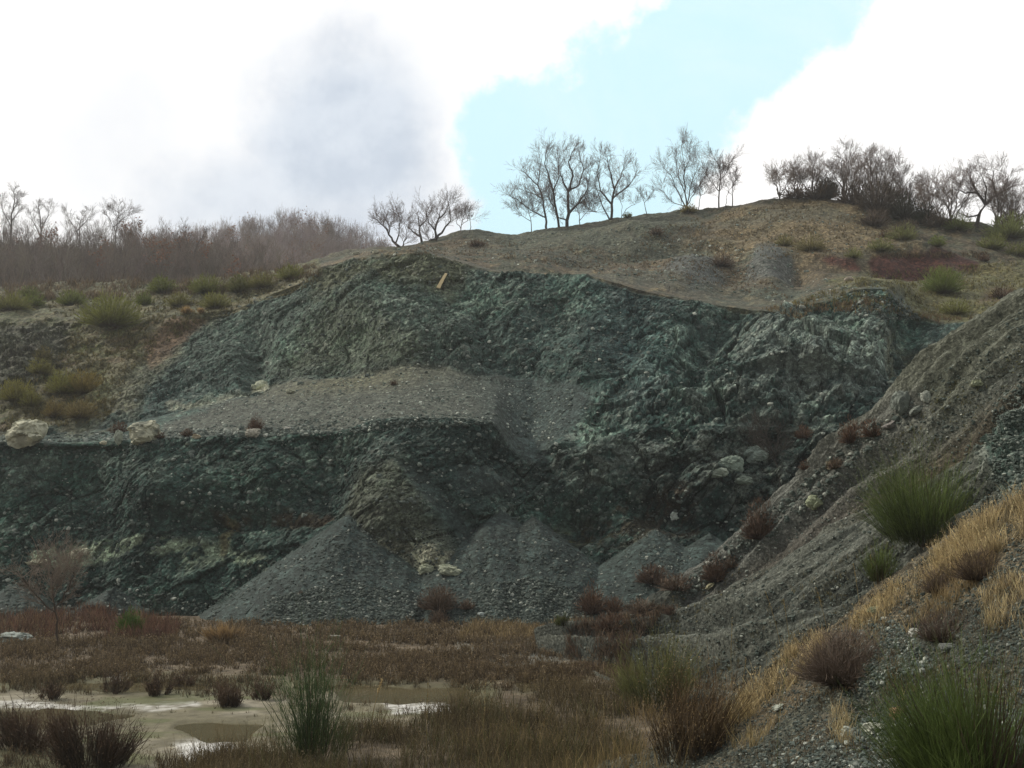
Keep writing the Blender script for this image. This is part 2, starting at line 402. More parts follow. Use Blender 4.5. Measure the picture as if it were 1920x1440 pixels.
# what kind of surface is where (photo pixels name spots on the terrain)
rowrock = lambda a, c: ((rowid >= a) & (rowid <= c)).astype(float)
r_low = rowrock(14, 174); r_ter = rowrock(175, 207); r_up = rowrock(208, 312); r_top = (rowid > 312).astype(float)
terr = r_ter*sst(1100-uf, 0, 60)
scree2 = area(uf, vf, [(300, 790), (480, 733), (560, 710), (700, 700), (790, 683), (900, 700), (1080, 715), (1110, 740), (1060, 830), (1010, 880), (960, 850), (930, 800), (650, 820), (300, 822)], 9, wp*.5)*(1-r_low*sst(uf, 930, 900))
scree3 = area(uf, vf, [(855, 880), (900, 870), (960, 905), (960, 930), (860, 920)], 8, wp*.4)*.9
gully = area(uf, vf, [(745, 870), (790, 890), (900, 1000), (890, 1060), (850, 990), (780, 920)], 8, wp*.3)*.8
leftveg = area(uf, vf, [(-900, 560), (280, 560), (390, 590), (250, 690), (200, 790), (140, 812), (-900, 812)], 22, wp*1.6)*(1-r_low)
edgecut = area(uf, vf, [(255, 690), (385, 585), (300, 760), (210, 770)], 10, wp)
upface = r_up*(1-leftveg)
rock = np.clip(r_low+upface+r_ter*sst(uf, 1050, 1130), 0, 1)*(1-np.clip(screem+scree2+scree3+gully, 0, 1))
rock = np.clip(rock, 0, 1); top = r_top
blocky = area(uf, vf, [(1180, 700), (1380, 590), (1500, 575), (1680, 590), (1740, 640), (1640, 760), (1500, 900), (1440, 960), (1330, 1000), (1250, 960), (1000, 900), (880, 850), (960, 860), (1060, 800)], 40, wp*2)
vegrow = np.clip(leftveg+top, 0, 1)
G = P.reshape(u.shape+(3,)); N = grid_normals(G)
N = np.stack([blur(N[..., k], 5) for k in range(3)], -1); N /= np.linalg.norm(N, axis=2, keepdims=True)+1e-9
N = np.where((N[..., 1:2] > .3), -N, N).reshape(-1, 3); N = np.where((N[:, 2:3] < -.3), -N, N)
# tilted bedding frame
ca, sa = math.cos(.55), math.sin(.55)
Q = np.stack([P[:, 0]*ca+P[:, 2]*sa, P[:, 1]*.8, (-P[:, 0]*sa+P[:, 2]*ca)*1.7], -1)
Q = Q+np.stack([fbm(P*.3, 3, 31), fbm(P*.3, 3, 32), fbm(P*.3, 3, 33)], -1)*.7
f1, e1, c1 = facet(Q*.30, 11, 1.2); f2, e2, c2 = facet(Q*.85, 12, 1.2); f3, e3, c3 = facet(Q*2.3, 13, 1.0); f4, e4, c4 = facet(P*5.0, 14, 1.0)
big = fbm(P*np.array([.13, .13, .05]), 3, 41); g1c = chips(Q*.36, 111); g2c = chips(Q*.95, 112); g3c = chips(Q*2.3, 113)
bf = .55+.75*blocky
disp = rock*(big*1.4+.85*(g1c*.55*bf+g2c*.24*bf+g3c*.12+f1*.55*bf+f2*.22*bf+f3*.08+f4*.05-(1-sst(e1, 0, .05))*.22*bf))
disp += (1-rock)*(fbm(P*.35, 4, 51)*.22+fbm(P*2.2, 3, 52)*.05+f4*.025)
disp += leftveg*fbm(P*.4, 4, 53)*.9+top*(fbm(P*.16, 4, 54)*1.0*sst(vf*0+rowid, 312, 325)+fbm(P*1.2, 3, 55)*.12)
wj = np.stack([fbm(P*.25, 3, 34), fbm(P*.25, 3, 35)], -1)
ja = (P[:, 0]*math.cos(.62)+P[:, 2]*math.sin(.62)+P[:, 1]*.35)*.62+wj[:, 0]*.7; jb = (-P[:, 0]*math.sin(.8)+P[:, 2]*math.cos(.8)+P[:, 1]*.3)*.95+wj[:, 1]*.7; jc = (P[:, 2]-P[:, 1]*.2+P[:, 0]*.25)*.42+wj[:, 0]*.5
bl = hsh(np.floor(ja), np.floor(jb), np.floor(jc), 44); bl2 = hsh(np.floor(ja*2.3), np.floor(jb*2.1), np.floor(jc), 45)
edge = lambda q_, w_: 1-sst(np.minimum(q_-np.floor(q_), 1-(q_-np.floor(q_))), .01, w_)
jm = sst(fbm(P*.18, 3, 46)+.35*blocky, -.1, .25)
joint = np.maximum(edge(ja, .07), edge(jb, .08))*jm*rock
disp += rock*jm*((bl-.5)*.30*bf+(bl2-.5)*.10)-joint*.10
disp += leftveg*area(uf, vf, [(-900, 600), (130, 602), (120, 660), (60, 740), (-900, 720)], 14, wp)*(f2*.5+f3*.2)
# spurs and hollows that show in the photograph (metres towards the viewer)
def bump2(cu, cv, ru, rv, amp, ang=0.0):
    du, dv = uf-cu, vf-cv; c_, s_ = math.cos(ang), math.sin(ang)
    a_, b_ = (du*c_+dv*s_)/ru, (-du*s_+dv*c_)/rv
    return amp*np.exp(-(a_*a_+b_*b_)*1.2)
sil = np.clip(1-np.exp(-((vf-np.interp(uf, us, s4[0]))/14)**2), 0, 1)
ex = 0
for a in [(745, 970, 95, 120, 1.8), (620, 900, 60, 90, -1.5), (300, 930, 130, 60, 1.0), (110, 900, 90, 60, -1.2), (500, 880, 60, 60, 1.0), (1240, 960, 80, 30, -2.2, .35), (1090, 980, 70, 35, -2.0, .1), (440, 985, 120, 18, -1.0), (820, 1060, 45, 40, 1.6),
          (480, 660, 30, 60, -1.8), (700, 600, 90, 70, 1.6), (980, 600, 60, 90, 1.2), (860, 640, 40, 60, 1.0), (1180, 640, 50, 90, -1.4, .4), (1330, 640, 40, 90, -2.0, .75), (1500, 700, 120, 110, 1.6), (1710, 660, 40, 80, -3.0), (1080, 850, 70, 60, 1.0), (1480, 800, 160, 25, -1.4, -.35), (1330, 880, 70, 60, 1.0)]:
    ex = ex+bump2(*a)
disp += ex*np.clip(r_low+r_up+terr, 0, 1)*(1-screem*.8)
keep = np.where(np.abs(rowid-174) < 3, .35, 1.0)*np.where(np.abs(rowid-(14+160+34+105)) < 4, .5, 1)
tp = 0
for a in [(1290, 515, 75, 32, 1.5), (1440, 502, 60, 34, 1.8), (1370, 525, 40, 20, -.8), (1200, 475, 130, 14, -1.6), (1210, 440, 120, 16, 1.4), (1090, 490, 60, 18, -1.2), (1040, 478, 90, 8, .7), (1490, 520, 30, 24, -1.6),
          (1725, 474, 105, 9, .9), (1725, 503, 105, 12, -1.3), (1565, 486, 50, 7, .5), (1565, 502, 50, 9, -.7), (1700, 440, 60, 20, .8), (900, 445, 60, 10, .6), (1000, 465, 120, 10, -.6), (760, 478, 60, 8, .4), (1500, 430, 90, 30, .8), (1640, 548, 60, 16, .9)]:
    tp = tp+bump2(*a)
disp += tp*top
disp = disp*keep*np.where(rowid < 20, rowid/20., 1)
P = P+N*disp[:, None]
ud, vd = proj(P); jj = fbm(P*.45, 3, 21)*.5+fbm(P*np.array([1.2, 1.2, .2]), 3, 23)*.18
for (au, av, ay, k) in cones:
    low = av > 700
    okr = (lowrow if low else ((rowid > 314) & (np.abs(uf-au) < 75) & (np.abs(vf-av) < 75)))
    yc = cone_Y(ud, vd, au, av, ay, k)+jj+fbm(np.stack([ud*.03, vd*.006, 0*ud], -1), 3, 68)*.35+fbm(P*2.5, 2, 22)*.05
    m = okr & (yc < P[:, 1]) & (yc > 30)
    screem = np.maximum(screem, np.where(okr, sst(P[:, 1]-yc, -.15, .15), 0))
    P = np.where(m[:, None], unproj(ud, vd, yc), P)
# colour
nb = fbm(P*.16, 4, 61); nm = fbm(P*.8, 4, 62); nf = fbm(P*3.0, 3, 63); nz = fbm(Q*np.array([.5, .5, 1.2]), 4, 64)
tone = np.clip(.40+jm*rock*(.35*(bl-.5)+.25*(bl2-.5))+.45*nm+.35*(c2-.5)+.35*(c3-.5)+.42*nb+.22*(c4-.5)+.3*(c1-.5)*blocky, 0, 1)
col = lerp(DARK, GREEN, sst(tone, .05, .6)[:, None]); col = lerp(col, LIGHT, (sst(tone+.14*blocky+.15*(c4-.5), .60, .98)*.8)[:, None])
col = lerp(col, DARK*.6, (joint*.6)[:, None]); col = lerp(col, DARK*.7, (np.maximum((1-sst(e1, .01, .05))*.8, (1-sst(e2, .01, .06))*.5)*(.4+.6*blocky))[:, None]); greenish = sst(nb+.3*nz, .0, .5); col = lerp(col, col*np.array([.90, 1.08, 1.0]), greenish[:, None])
upper = sst(760-vf, 0, 120)*sst(1000-uf, 0, 200); col = lerp(col, col*1.0+OLIVE*.16, (upper*.8)[:, None])
def patch(pts, colr, amt, soft=10, wm=1.0, thr=None):
    global col
    a = area(uf, vf, pts, soft, wp*wm)*amt
    if thr is not None: a = a*sst(nz+.6*nf, thr-.15, thr+.15)
    col = lerp(col, np.asarray(colr), a[:, None])
patch([(590, 500), (700, 480), (800, 480), (880, 495), (840, 560), (700, 540), (620, 560)], OLIVE*.75, .6, 20, 1.5)
patch([(500, 690), (640, 560), (780, 640), (790, 690), (640, 705)], OLIVE*.9, .28, 25, 1.5)
patch([(680, 880), (760, 870), (800, 990), (870, 1060), (780, 1050), (690, 1020), (650, 960)], [.15, .15, .10], .5, 24, 1.6)
patch([(700, 1050), (720, 1045), (880, 1050), (885, 1080), (840, 1100), (790, 1095)], PALE*.8, .75, 6, .8, .05)
patch([(780, 1055), (815, 1050), (870, 1068), (870, 1085), (820, 1088), (790, 1080)], PALE, .9, 5, .3)
patch([(50, 1035), (150, 1015), (330, 1015), (420, 1030), (515, 1055), (500, 1075), (380, 1045), (250, 1035), (100, 1060)], PALE*1.1, .95, 7, .5, -.12)
patch([(60, 1040), (140, 1022), (175, 1030), (120, 1050), (70, 1058)], PALE*1.05, .9, 5, .2)
patch([(340, 1020), (430, 1020), (430, 1060), (350, 1080)], PALE*.8, .75, 12, .6, -.1)
patch([(160, 850), (215, 850), (300, 895), (345, 915), (330, 925), (250, 880), (160, 858)], LIGHT*.9, .6, 5, .4)
patch([(290, 870), (400, 850), (400, 900), (320, 900)], [.30, .30, .26], .55, 12, .8, .0)
patch([(0, 860), (50, 850), (90, 850), (60, 900), (0, 930)], LIGHT, .6, 12, .8, -.1)
patch([(-60, 975), (20, 975), (20, 995), (-60, 995)], LIGHT*1.1, .7, 8, .4)
patch([(410, 965), (620, 962), (640, 990), (420, 985)], BROWNR, .7, 8, .8, -.05)
patch([(425, 975), (440, 975), (428, 1050), (415, 1045)], [.22, .15, .07], .7, 5, .3)
patch([(1180, 900), (1280, 905), (1330, 960), (1330, 1005), (1240, 1000), (1120, 1030), (1040, 1020), (1030, 985), (1120, 960), (1150, 930)], BROWNR*.8, .6, 14, 1.0, -.05)
patch([(1040, 980), (1150, 985), (1110, 1020), (1060, 1020)], [.10, .12, .03], .5, 12, .8, .1)
patch([(300, 750), (440, 735), (500, 715), (560, 720), (480, 745), (320, 785)], PALE*.8, .6, 8, .6, .0)
patch([(470, 715), (500, 712), (500, 730), (470, 732)], PALE*1.1, .9, 4, .2)
patch([(230, 690), (260, 680), (240, 770), (205, 770)], PALE*.6, .5, 14, 1, -.1)
patch([(1280, 850), (1420, 780), (1500, 790), (1480, 930), (1380, 970), (1290, 930)], LIGHT*1.2, .55, 20, 1, .0)
patch([(1050, 870), (1150, 820), (1260, 850), (1250, 900), (1120, 920), (1000, 900)], LIGHT*1.15, .5, 20, 1, .0)
patch([(1390, 610), (1470, 585), (1640, 600), (1700, 640), (1690, 700), (1560, 760), (1400, 740)], [.25, .285, .25], .5, 25, 1, -.15)
patch([(1400, 590), (1440, 590), (1440, 625), (1400, 635), (1380, 620)], PALE*.7, .5, 8, 1, .1)
patch([(1650, 620), (1700, 590), (1740, 640), (1700, 720)], [.16, .15, .08], .5, 15, 1, .0)
# scree colours
sc = np.clip(screem*lowrow+scree2+scree3+gully, 0, 1)*(1-leftveg)
strk = fbm(np.stack([uf*.035, vf*.006, 0*uf], -1), 4, 66); scol = SCREE*(1+.35*nm+.3*nf+.35*strk)[:, None]
scol = lerp(scol, np.array([.082, .090, .072]), (scree2*sst(1000-uf, 0, 150)*.9)[:, None])
scol = lerp(scol, np.array([.118, .118, .076]), (scree2*bump2(660, 715, 160, 22, 1, -.1))[:, None])
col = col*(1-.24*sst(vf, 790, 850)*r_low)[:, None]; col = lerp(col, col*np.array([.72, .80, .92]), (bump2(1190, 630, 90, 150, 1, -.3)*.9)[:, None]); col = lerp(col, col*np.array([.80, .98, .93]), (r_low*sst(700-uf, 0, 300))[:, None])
col = lerp(col, scol*np.where(vf > 900, .88, 1)[:, None], sc[:, None])
# left vegetated slope
lv = lerp(np.array([.13, .12, .065]), MOSS*1.1, sst(nm+.4*nb, -.2, .5)[:, None]); lv = lerp(lv, np.array([.17, .105, .06]), (sst(nz, .15, .5)*.6)[:, None])
lv = lerp(lv, np.array([.10, .105, .08])*(1+.5*nm+.3*nf)[:, None], area(uf, vf, [(-900, 600), (130, 602), (120, 660), (60, 740), (-900, 720)], 14, wp)[:, None]*.8)
lv = lerp(lv, np.array([.22, .21, .17]), (area(uf, vf, [(60, 570), (160, 565), (150, 598), (-60, 600), (-60, 585)], 6, wp*.4)*.7)[:, None])
lv = lv*.74; col = lerp(col, lv, leftveg[:, None])
cutm = area(uf, vf, [(270, 640), (325, 592), (385, 590), (340, 640), (280, 690)], 8, wp*.5)
col = lerp(col, BROWNR*1.2, cutm[:, None]*.8)
col = lerp(col, np.array([.16, .15, .09]), area(uf, vf, [(205, 700), (280, 690), (340, 640), (330, 660), (250, 780), (200, 780)], 16, wp)[:, None]*.55)
# plateau and hill
hc = lerp(np.array([.110, .090, .057]), np.array([.078, .086, .056]), sst(nm+.5*nb, -.2, .4)[:, None])*(1+.35*nf)[:, None]
hc = hc*.86; hc = lerp(hc, TAN, (sst(nz+.3*nf, .1, .5)*.55)[:, None])
hillr = area(uf, vf, [(1350, 400), (1540, 366), (1660, 390), (1700, 470), (1500, 500), (1330, 470)], 30, wp*1.5)
hc = lerp(hc, TAN*.95, hillr[:, None]*.6)
hc = lerp(hc, np.array([.07, .082, .062]), (sst(fbm(P*.11, 3, 67), .0, .3)*.5)[:, None]); greyhill = area(uf, vf, [(860, 436), (1060, 425), (1200, 405), (1290, 400), (1330, 440), (1200, 450), (1000, 455), (880, 450)], 10, wp)
hc = lerp(hc, np.array([.085, .096, .068]), greyhill[:, None]*.75)
hc = lerp(hc, np.array([.07, .085, .062]), (area(uf, vf, [(1090, 455), (1200, 440), (1330, 470), (1330, 490), (1200, 480)], 10, wp*.5)*.7)[:, None])
for pts in ([(1240, 520), (1290, 476), (1340, 495), (1360, 530), (1300, 545)], [(1400, 530), (1420, 475), (1450, 468), (1490, 495), (1480, 540)]):
    hc = lerp(hc, np.array([.085, .095, .088]), (area(uf, vf, pts, 8, wp*.4)*.85)[:, None])
redm = area(uf, vf, [(1632, 484), (1700, 482), (1800, 484), (1830, 489), (1770, 500), (1720, 508), (1660, 502), (1636, 496)], 4, wp*.6)
redm = np.maximum(redm, area(uf, vf, [(1520, 488), (1600, 490), (1612, 497), (1540, 495)], 4, wp*.5))
redm = np.maximum(redm, .45*area(uf, vf, [(1850, 545), (1900, 535), (1900, 570), (1830, 575)], 8, wp*.4))
yg = area(uf, vf, [(1560, 530), (1640, 510), (1780, 515), (1920, 480), (2700, 480), (2700, 620), (1720, 610), (1640, 545)], 18, wp)
hc = lerp(hc, np.array([.115, .108, .042]), yg[:, None]*.75)
hc = lerp(hc, MOSS*1.1, (yg*sst(nm, .1, .4)*.6)[:, None])
hc = lerp(hc, RED, redm[:, None]*.95)
hc = lerp(hc, scol*1.1, area(uf, vf, [(1570, 590), (1600, 556), (1640, 546), (1690, 560), (1725, 600), (1640, 600)], 8, wp*.3)[:, None])
col = lerp(col, hc, (((rowid > 309)*sst(rowid+nm*3, 309, 314)))[:, None])
topg = (rowid > 14+160+34+105-4) & (uf < 600); col = np.where(topg[:, None], lerp(hc, MOSS, .35), col)
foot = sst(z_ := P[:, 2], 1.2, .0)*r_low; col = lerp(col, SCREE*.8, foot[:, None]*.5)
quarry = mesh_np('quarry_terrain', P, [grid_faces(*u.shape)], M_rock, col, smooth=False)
tag(quarry, kind='structure')
QP, QN, Quv, Qrock, Qsc, Qterr, Qtop, Qrow = P, N, (uf, vf), rock, sc, terr, top, rowid

# --- far wooded hills
def hill(name, us, st, counts, amp, seed):
    u, v, Y = loft(us, st, counts, 4); P = unproj(u, v, Y).reshape(-1, 3)
    P[:, 2] += fbm(P*.03, 3, seed)*amp
    c = lerp(np.array([.22, .155, .115]), np.array([.16, .14, .10]), sst(fbm(P*.06, 4, seed+1), -.3, .4)[:, None])
    o = mesh_np(name, P, [grid_faces(*u.shape)], M_hill, c, smooth=True); tag(o, kind='structure'); return o
hu = np.linspace(-1500, 640, 200)
ridgeA = tab(hu, {-1500: 455, 0: 458, 150: 462, 260: 476, 360: 490, 450: 500, 640: 545}); yA = 195+0*hu
hillA = hill('wooded_hill', hu, [(v_of(128+0*hu, 30+0*hu), 128+0*hu), (ridgeA, yA), (v_of(yA+60, zof(ridgeA, yA)-12), yA+60)], [60, 10], 2.0, 71)
hv = np.linspace(-900, 1300, 200)
ridgeB = tab(hv, {-900: 500, 200: 485, 350: 470, 430: 458, 500: 446, 600: 450, 660: 466, 720: 496, 800: 560, 1300: 700}); yB = 300+0*hv
hillB = hill('distant_hill', hv, [(v_of(215+0*hv, 44+0*hv), 215+0*hv), (ridgeB, yB), (v_of(yB+90, zof(ridgeB, yB)-20), yB+90)], [60, 10], 2.5, 75)

# --- right debris slope
ru = np.unique(np.concatenate([np.arange(1010, 1970, 2.6), np.linspace(1970, 2900, 70)]))
e_v = tab(ru, {1010: 1235, 1080: 1203, 1180: 1158, 1250: 1112, 1350: 1042, 1440: 965, 1500: 905, 1600: 822, 1700: 750, 1780: 690, 1850: 625, 1920: 566, 2100: 450, 2900: 330})
e_Y = tab(ru, {1010: 45, 1250: 47, 1500: 44, 1700: 40, 1920: 36, 2900: 28})
d_v = tab(ru, {1010: 1240, 1100: 1255, 1200: 1295, 1400: 1345, 1600: 1255, 1700: 1185, 1920: 1030, 2900: 620})
d_Y = tab(ru, {1010: 42, 1200: 32, 1400: 26, 1600: 24, 1920: 20, 2900: 18})
st = [(v_of(d_Y-1.5, np.minimum(zof(d_v, d_Y), 0)-1.0), d_Y-1.5), (d_v, d_Y), (e_v, e_Y), (v_of(e_Y+2.0, zof(e_v, e_Y)-1.0), e_Y+2.0), (v_of(e_Y+12, -1+0*ru), e_Y+12)]
u, v, Y = loft(ru, st, [6, 260, 8, 14], 3); P = unproj(u, v, Y).reshape(-1, 3); uf, vf = u.ravel(), v.ravel()
rowid = np.tile(np.arange(u.shape[1]), u.shape[0]); tt = (rowid-6)/260.
G = P.reshape(u.shape+(3,)); N = grid_normals(G).reshape(-1, 3); N = np.where(N[:, 2:3] < 0, -N, N)
wv = fbm(P*.12, 3, 80)
S = np.stack([uf*.0011+wv*.2, tt*13+wv*.8+uf*.0015, 0*uf], -1)
rill = fbm(S, 3, 81, .5); rill2 = fbm(np.stack([uf*.005, tt*52+wv*3, 0*uf], -1), 4, 82)
far = sst(tt, .0, .15)*sst(1.02-tt, 0, .05)
f2, e2, c2 = facet(P*1.1, 83); f3, e3, c3 = facet(P*3.2, 84)
rockR = area(uf, vf, [(1850, 800), (1940, 700), (2900, 300), (2900, 1100), (1920, 960), (1860, 900)], 20, wv*30)
bigr = bump2.__call__ if False else None
disp = (rill*2.0+rill2*.50-.55*sst(tt, .5, 1)*sst(uf, 1500, 1850))*far+(f2*.08+f3*.05)*(.5+3*rockR+.4*sst(tt, .75, .95))+fbm(P*5, 2, 85)*.03
# a dark gully high on the slope and the rib beside it
def b2(cu, cv, ru_, rv_, amp, ang=0.0):
    du, dv = uf-cu, vf-cv; c_, s_ = math.cos(ang), math.sin(ang); a_, b_ = (du*c_+dv*s_)/ru_, (-du*s_+dv*c_)/rv_
    return amp*np.exp(-(a_*a_+b_*b_)*1.2)
disp += b2(1830, 800, 170, 26, -1.3, -.62)+b2(1790, 720, 140, 30, .8, -.65)+b2(1560, 830, 60, 22, .5, -.7)
P = P+N*disp[:, None]
nm = fbm(P*1.0, 4, 86); nf = fbm(P*4, 3, 87); nb = fbm(P*.25, 3, 88)
tone = .5+1.1*rill2+.5*rill+.35*nm+.3*(c3-.5)
base = lerp(np.array([.036, .042, .036]), np.array([.108, .115, .096]), sst(tone, .05, .95)[:, None])
gr = sst(rill+.3*nb, .0, .35); base = lerp(base, np.array([.15, .155, .095]), (gr*.22*sst(1000-vf, -100, 300))[:, None])
base = lerp(base, np.array([.085, .065, .04]), (sst(-rill, .05, .35)*.7)[:, None])
base = lerp(base, lerp(GREEN*1.2, LIGHT*1.1, sst(nm+c3-.5, -.1, .6)[:, None]), rockR[:, None]*.85)
base = lerp(base, np.array([.15, .15, .14]), area(uf, vf, [(1250, 1100), (1500, 900), (1700, 770), (1760, 780), (1560, 960), (1300, 1130)], 14, wv*20)[:, None]*.4)
slope = mesh_np('debris_slope', P, [grid_faces(*u.shape)], M_slope, base, smooth=False); tag(slope, kind='structure')
SP, Suv, ST = P, (uf, vf), tt

# --- near mound (also the knoll under the viewer)
mu = np.unique(np.concatenate([np.linspace(-1500, 940, 60), np.arange(940, 1990, 2.2), np.linspace(1990, 3200, 60)]))
e_v = tab(mu, {-1500: 1640, 700: 1600, 950: 1500, 1100: 1447, 1200: 1412, 1300: 1356, 1400: 1300, 1500: 1222, 1600: 1142, 1700: 1066, 1800: 990, 1920: 912, 3200: 800})
e_Y = tab(mu, {-1500: 14, 700: 15, 950: 19, 1100: 20, 1300: 20, 1500: 18, 1700: 16, 1920: 14, 3200: 9})
fY = tab(mu, {-1500: 10, 950: 12.5, 1300: 10, 1920: 6, 3200: 4.5}); fv = tab(mu, {-1500: 1760, 900: 1640, 1300: 1520, 1920: 1500, 3200: 1300})
fz = zof(fv, fY)
u, v, Y = loft(mu, [(fv, fY), (e_v, e_Y), (v_of(e_Y+1.2, zof(e_v, e_Y)-.5+.45*sst(mu, 1350, 1800)), e_Y+1.2), (v_of(e_Y+5+5*sst(mu, 1350, 1800), lerp(-1+0*mu, zof(e_v, e_Y)-1.3, sst(mu, 1350, 1800))), e_Y+5+5*sst(mu, 1350, 1800))], [330, 8, 10], 3)
P = unproj(u, v, Y); uf, vf = u.ravel(), v.ravel()
A = np.stack([P[:, 0, 0]*1.2, 0*mu+2.5, 0*mu+3.35], -1); B = np.stack([P[:, 0, 0]*1.6, 0*mu-9, 0*mu+3.3], -1)
kk = 14; tq = (np.arange(kk)/kk)[None, :, None]
pre = np.concatenate([B[:, None]*(1-tq[:, :4]*3.5)+A[:, None]*tq[:, :4]*3.5, A[:, None]*(1-tq)+P[:, :1]*tq], 1)
P = np.concatenate([pre, P], 1); nu, nv = P.shape[:2]
N = grid_normals(P).reshape(-1, 3); N = np.where(N[:, 2:3] < 0, -N, N); P = P.reshape(-1, 3)
uf, vf = proj(P)
wpn = fbm(P*1.2, 4, 91)*16
darkhol = area(uf, vf, [(1590, 1290), (1650, 1270), (1760, 1280), (1730, 1330), (1640, 1345), (1585, 1330)], 18, wpn)
d = fbm(P*.45, 4, 90)*.25+fbm(P*2.2, 4, 92)*.05+facet(P*6.0, 93)[0]*.03+facet(P*14, 94)[0]*.018
d = d*sst(P[:, 1], 3, 8)-darkhol*.28
P = P+N*d[:, None]
nm = fbm(P*2.5, 4, 95); nf = fbm(P*11, 3, 96)
c = lerp(np.array([.030, .032, .022]), np.array([.090, .092, .070]), sst(nm+nf, -.6, .7)[:, None])
strawy = area(uf, vf, [(1400, 1320), (1500, 1200), (1700, 1050), (1920, 900), (2200, 900), (2200, 1100), (1850, 1120), (1660, 1180), (1480, 1330), (1380, 1380)], 25, wpn*1.5)
c = lerp(c, np.array([.12, .092, .055])*(1+.8*nf)[:, None], (strawy*.6)[:, None]); c = lerp(c, np.array([.045, .045, .035]), darkhol[:, None]*.8)
c = lerp(c, np.array([.10, .08, .05]), (sst(fbm(P*.8, 3, 97), .05, .4)*.5)[:, None])
mound = mesh_np('near_slope', P, [grid_faces(nu, nv)], M_near, c, smooth=False); tag(mound, kind='structure')
MP, MN = P, N

# --- quarry floor: one sheet to the horizon, with shallow pools
def axis(lo, hi, step, far, n):
    e = np.geomspace(1, far, n); return np.concatenate([(lo-e)[::-1], np.arange(lo, hi, step), hi+e])
gx = axis(-30, 14, .085, 900, 26); gy = np.concatenate([-np.geomspace(1, 300, 8)[::-1]+14, np.arange(14, 60, .13), 60+np.geomspace(1, 1900, 24)])
GX, GY = np.meshgrid(gx, gy, indexing='ij'); P = np.stack([GX, GY, 0*GX], -1).reshape(-1, 3); uf, vf = proj(P)
wg = fbm(P*.55, 4, 101)*26+fbm(P*2.5, 3, 102)*6
z = fbm(P*.35, 4, 103)*.07+fbm(P*2, 3, 104)*.03+.06
wgy = wg*.42+fbm(P*np.array([1.2, 2.5, 1]), 4, 107)*9
pools = [[(620, 1288), (860, 1284), (900, 1300), (860, 1316), (700, 1316), (640, 1308)], [(332, 1362), (400, 1355), (490, 1358), (455, 1384), (390, 1386)],
         [(-300, 1330), (150, 1330), (250, 1340), (120, 1362), (-300, 1366)], [(100, 1278), (330, 1276), (420, 1288), (250, 1298), (90, 1292)], [(960, 1275), (1080, 1270), (1100, 1290), (980, 1296)]]
pm = np.zeros(len(P))
for p_ in pools: pm = np.maximum(pm, area(uf, vf, p_, 5, wgy*.6))
pondflat = area(uf, vf, [(-400, 1270), (300, 1262), (700, 1280), (930, 1280), (930, 1345), (600, 1380), (450, 1500), (-400, 1500)], 14, wgy)
z = z*(1-.75*pondflat)-pm*.15
z = np.where(P[:, 1] > 62, -.3, z)
mud = area(uf, vf, [(-400, 1300), (300, 1300), (640, 1300), (870, 1312), (870, 1345), (620, 1370), (470, 1470), (230, 1470), (200, 1400), (-400, 1395)], 12, wgy)
nm = fbm(P*.9, 4, 105); nf = fbm(P*5, 3, 106)
c = lerp(np.array([.085, .065, .042]), np.array([.145, .115, .078]), sst(nm+.5*nf, -.3, .5)[:, None])
c = lerp(c, np.array([.105, .11, .055]), (pondflat*(1-mud)*.7)[:, None])
c = lerp(c, lerp(np.array([.15, .135, .088]), np.array([.27, .245, .185]), sst(nm, -.1, .5)[:, None]), mud[:, None])
rim = np.zeros(len(P))
for p_ in pools: rim = np.maximum(rim, area(uf, vf, p_, 16, wgy*.8+7))
c = c*(1+.5*nf+.35*fbm(P*1.9, 4, 108))[:, None]; c = lerp(c, np.array([.115, .105, .06]), (rim*.7)[:, None]); c = lerp(c, np.array([.10, .115, .045]), (mud*sst(fbm(P*np.array([.5, 1.1, 1]), 4, 109), .12, .35)*.65)[:, None])
white = np.maximum(area(uf, vf, [(715, 1318), (830, 1314), (855, 1328), (840, 1346), (740, 1344)], 6, wgy), area(uf, vf, [(330, 1395), (430, 1388), (440, 1420), (350, 1432)], 8, wgy))
white = np.maximum(white, area(uf, vf, [(-100, 1318), (150, 1322), (300, 1316), (370, 1322), (300, 1332), (-100, 1330)], 4, wgy)*.7)
white = np.maximum(white, area(uf, vf, [(200, 1262), (240, 1258), (250, 1280), (210, 1282)], 5, wgy)*.6)
c = lerp(c, np.array([.72, .71, .68]), (white*(.6+1.0*nf+.6*nm))[:, None].clip(0, 1))
gd = area(uf, vf, [(850, 1205), (1000, 1195), (1160, 1200), (1150, 1240), (1000, 1245), (860, 1235)], 10, wgy)
c = lerp(c, np.array([.17, .175, .15]), gd[:, None]*.8)
P[:, 2] = z
ground = mesh_np('ground', P, [grid_faces(*GX.shape)], M_ground, c, smooth=True); tag(ground, kind='structure')
water = mesh_np('water', [(-34, 22, -.035), (8, 22, -.035), (8, 42, -.035), (-34, 42, -.035)], [np.array([[0, 1, 2, 3]])], mw); tag(water, kind='structure')

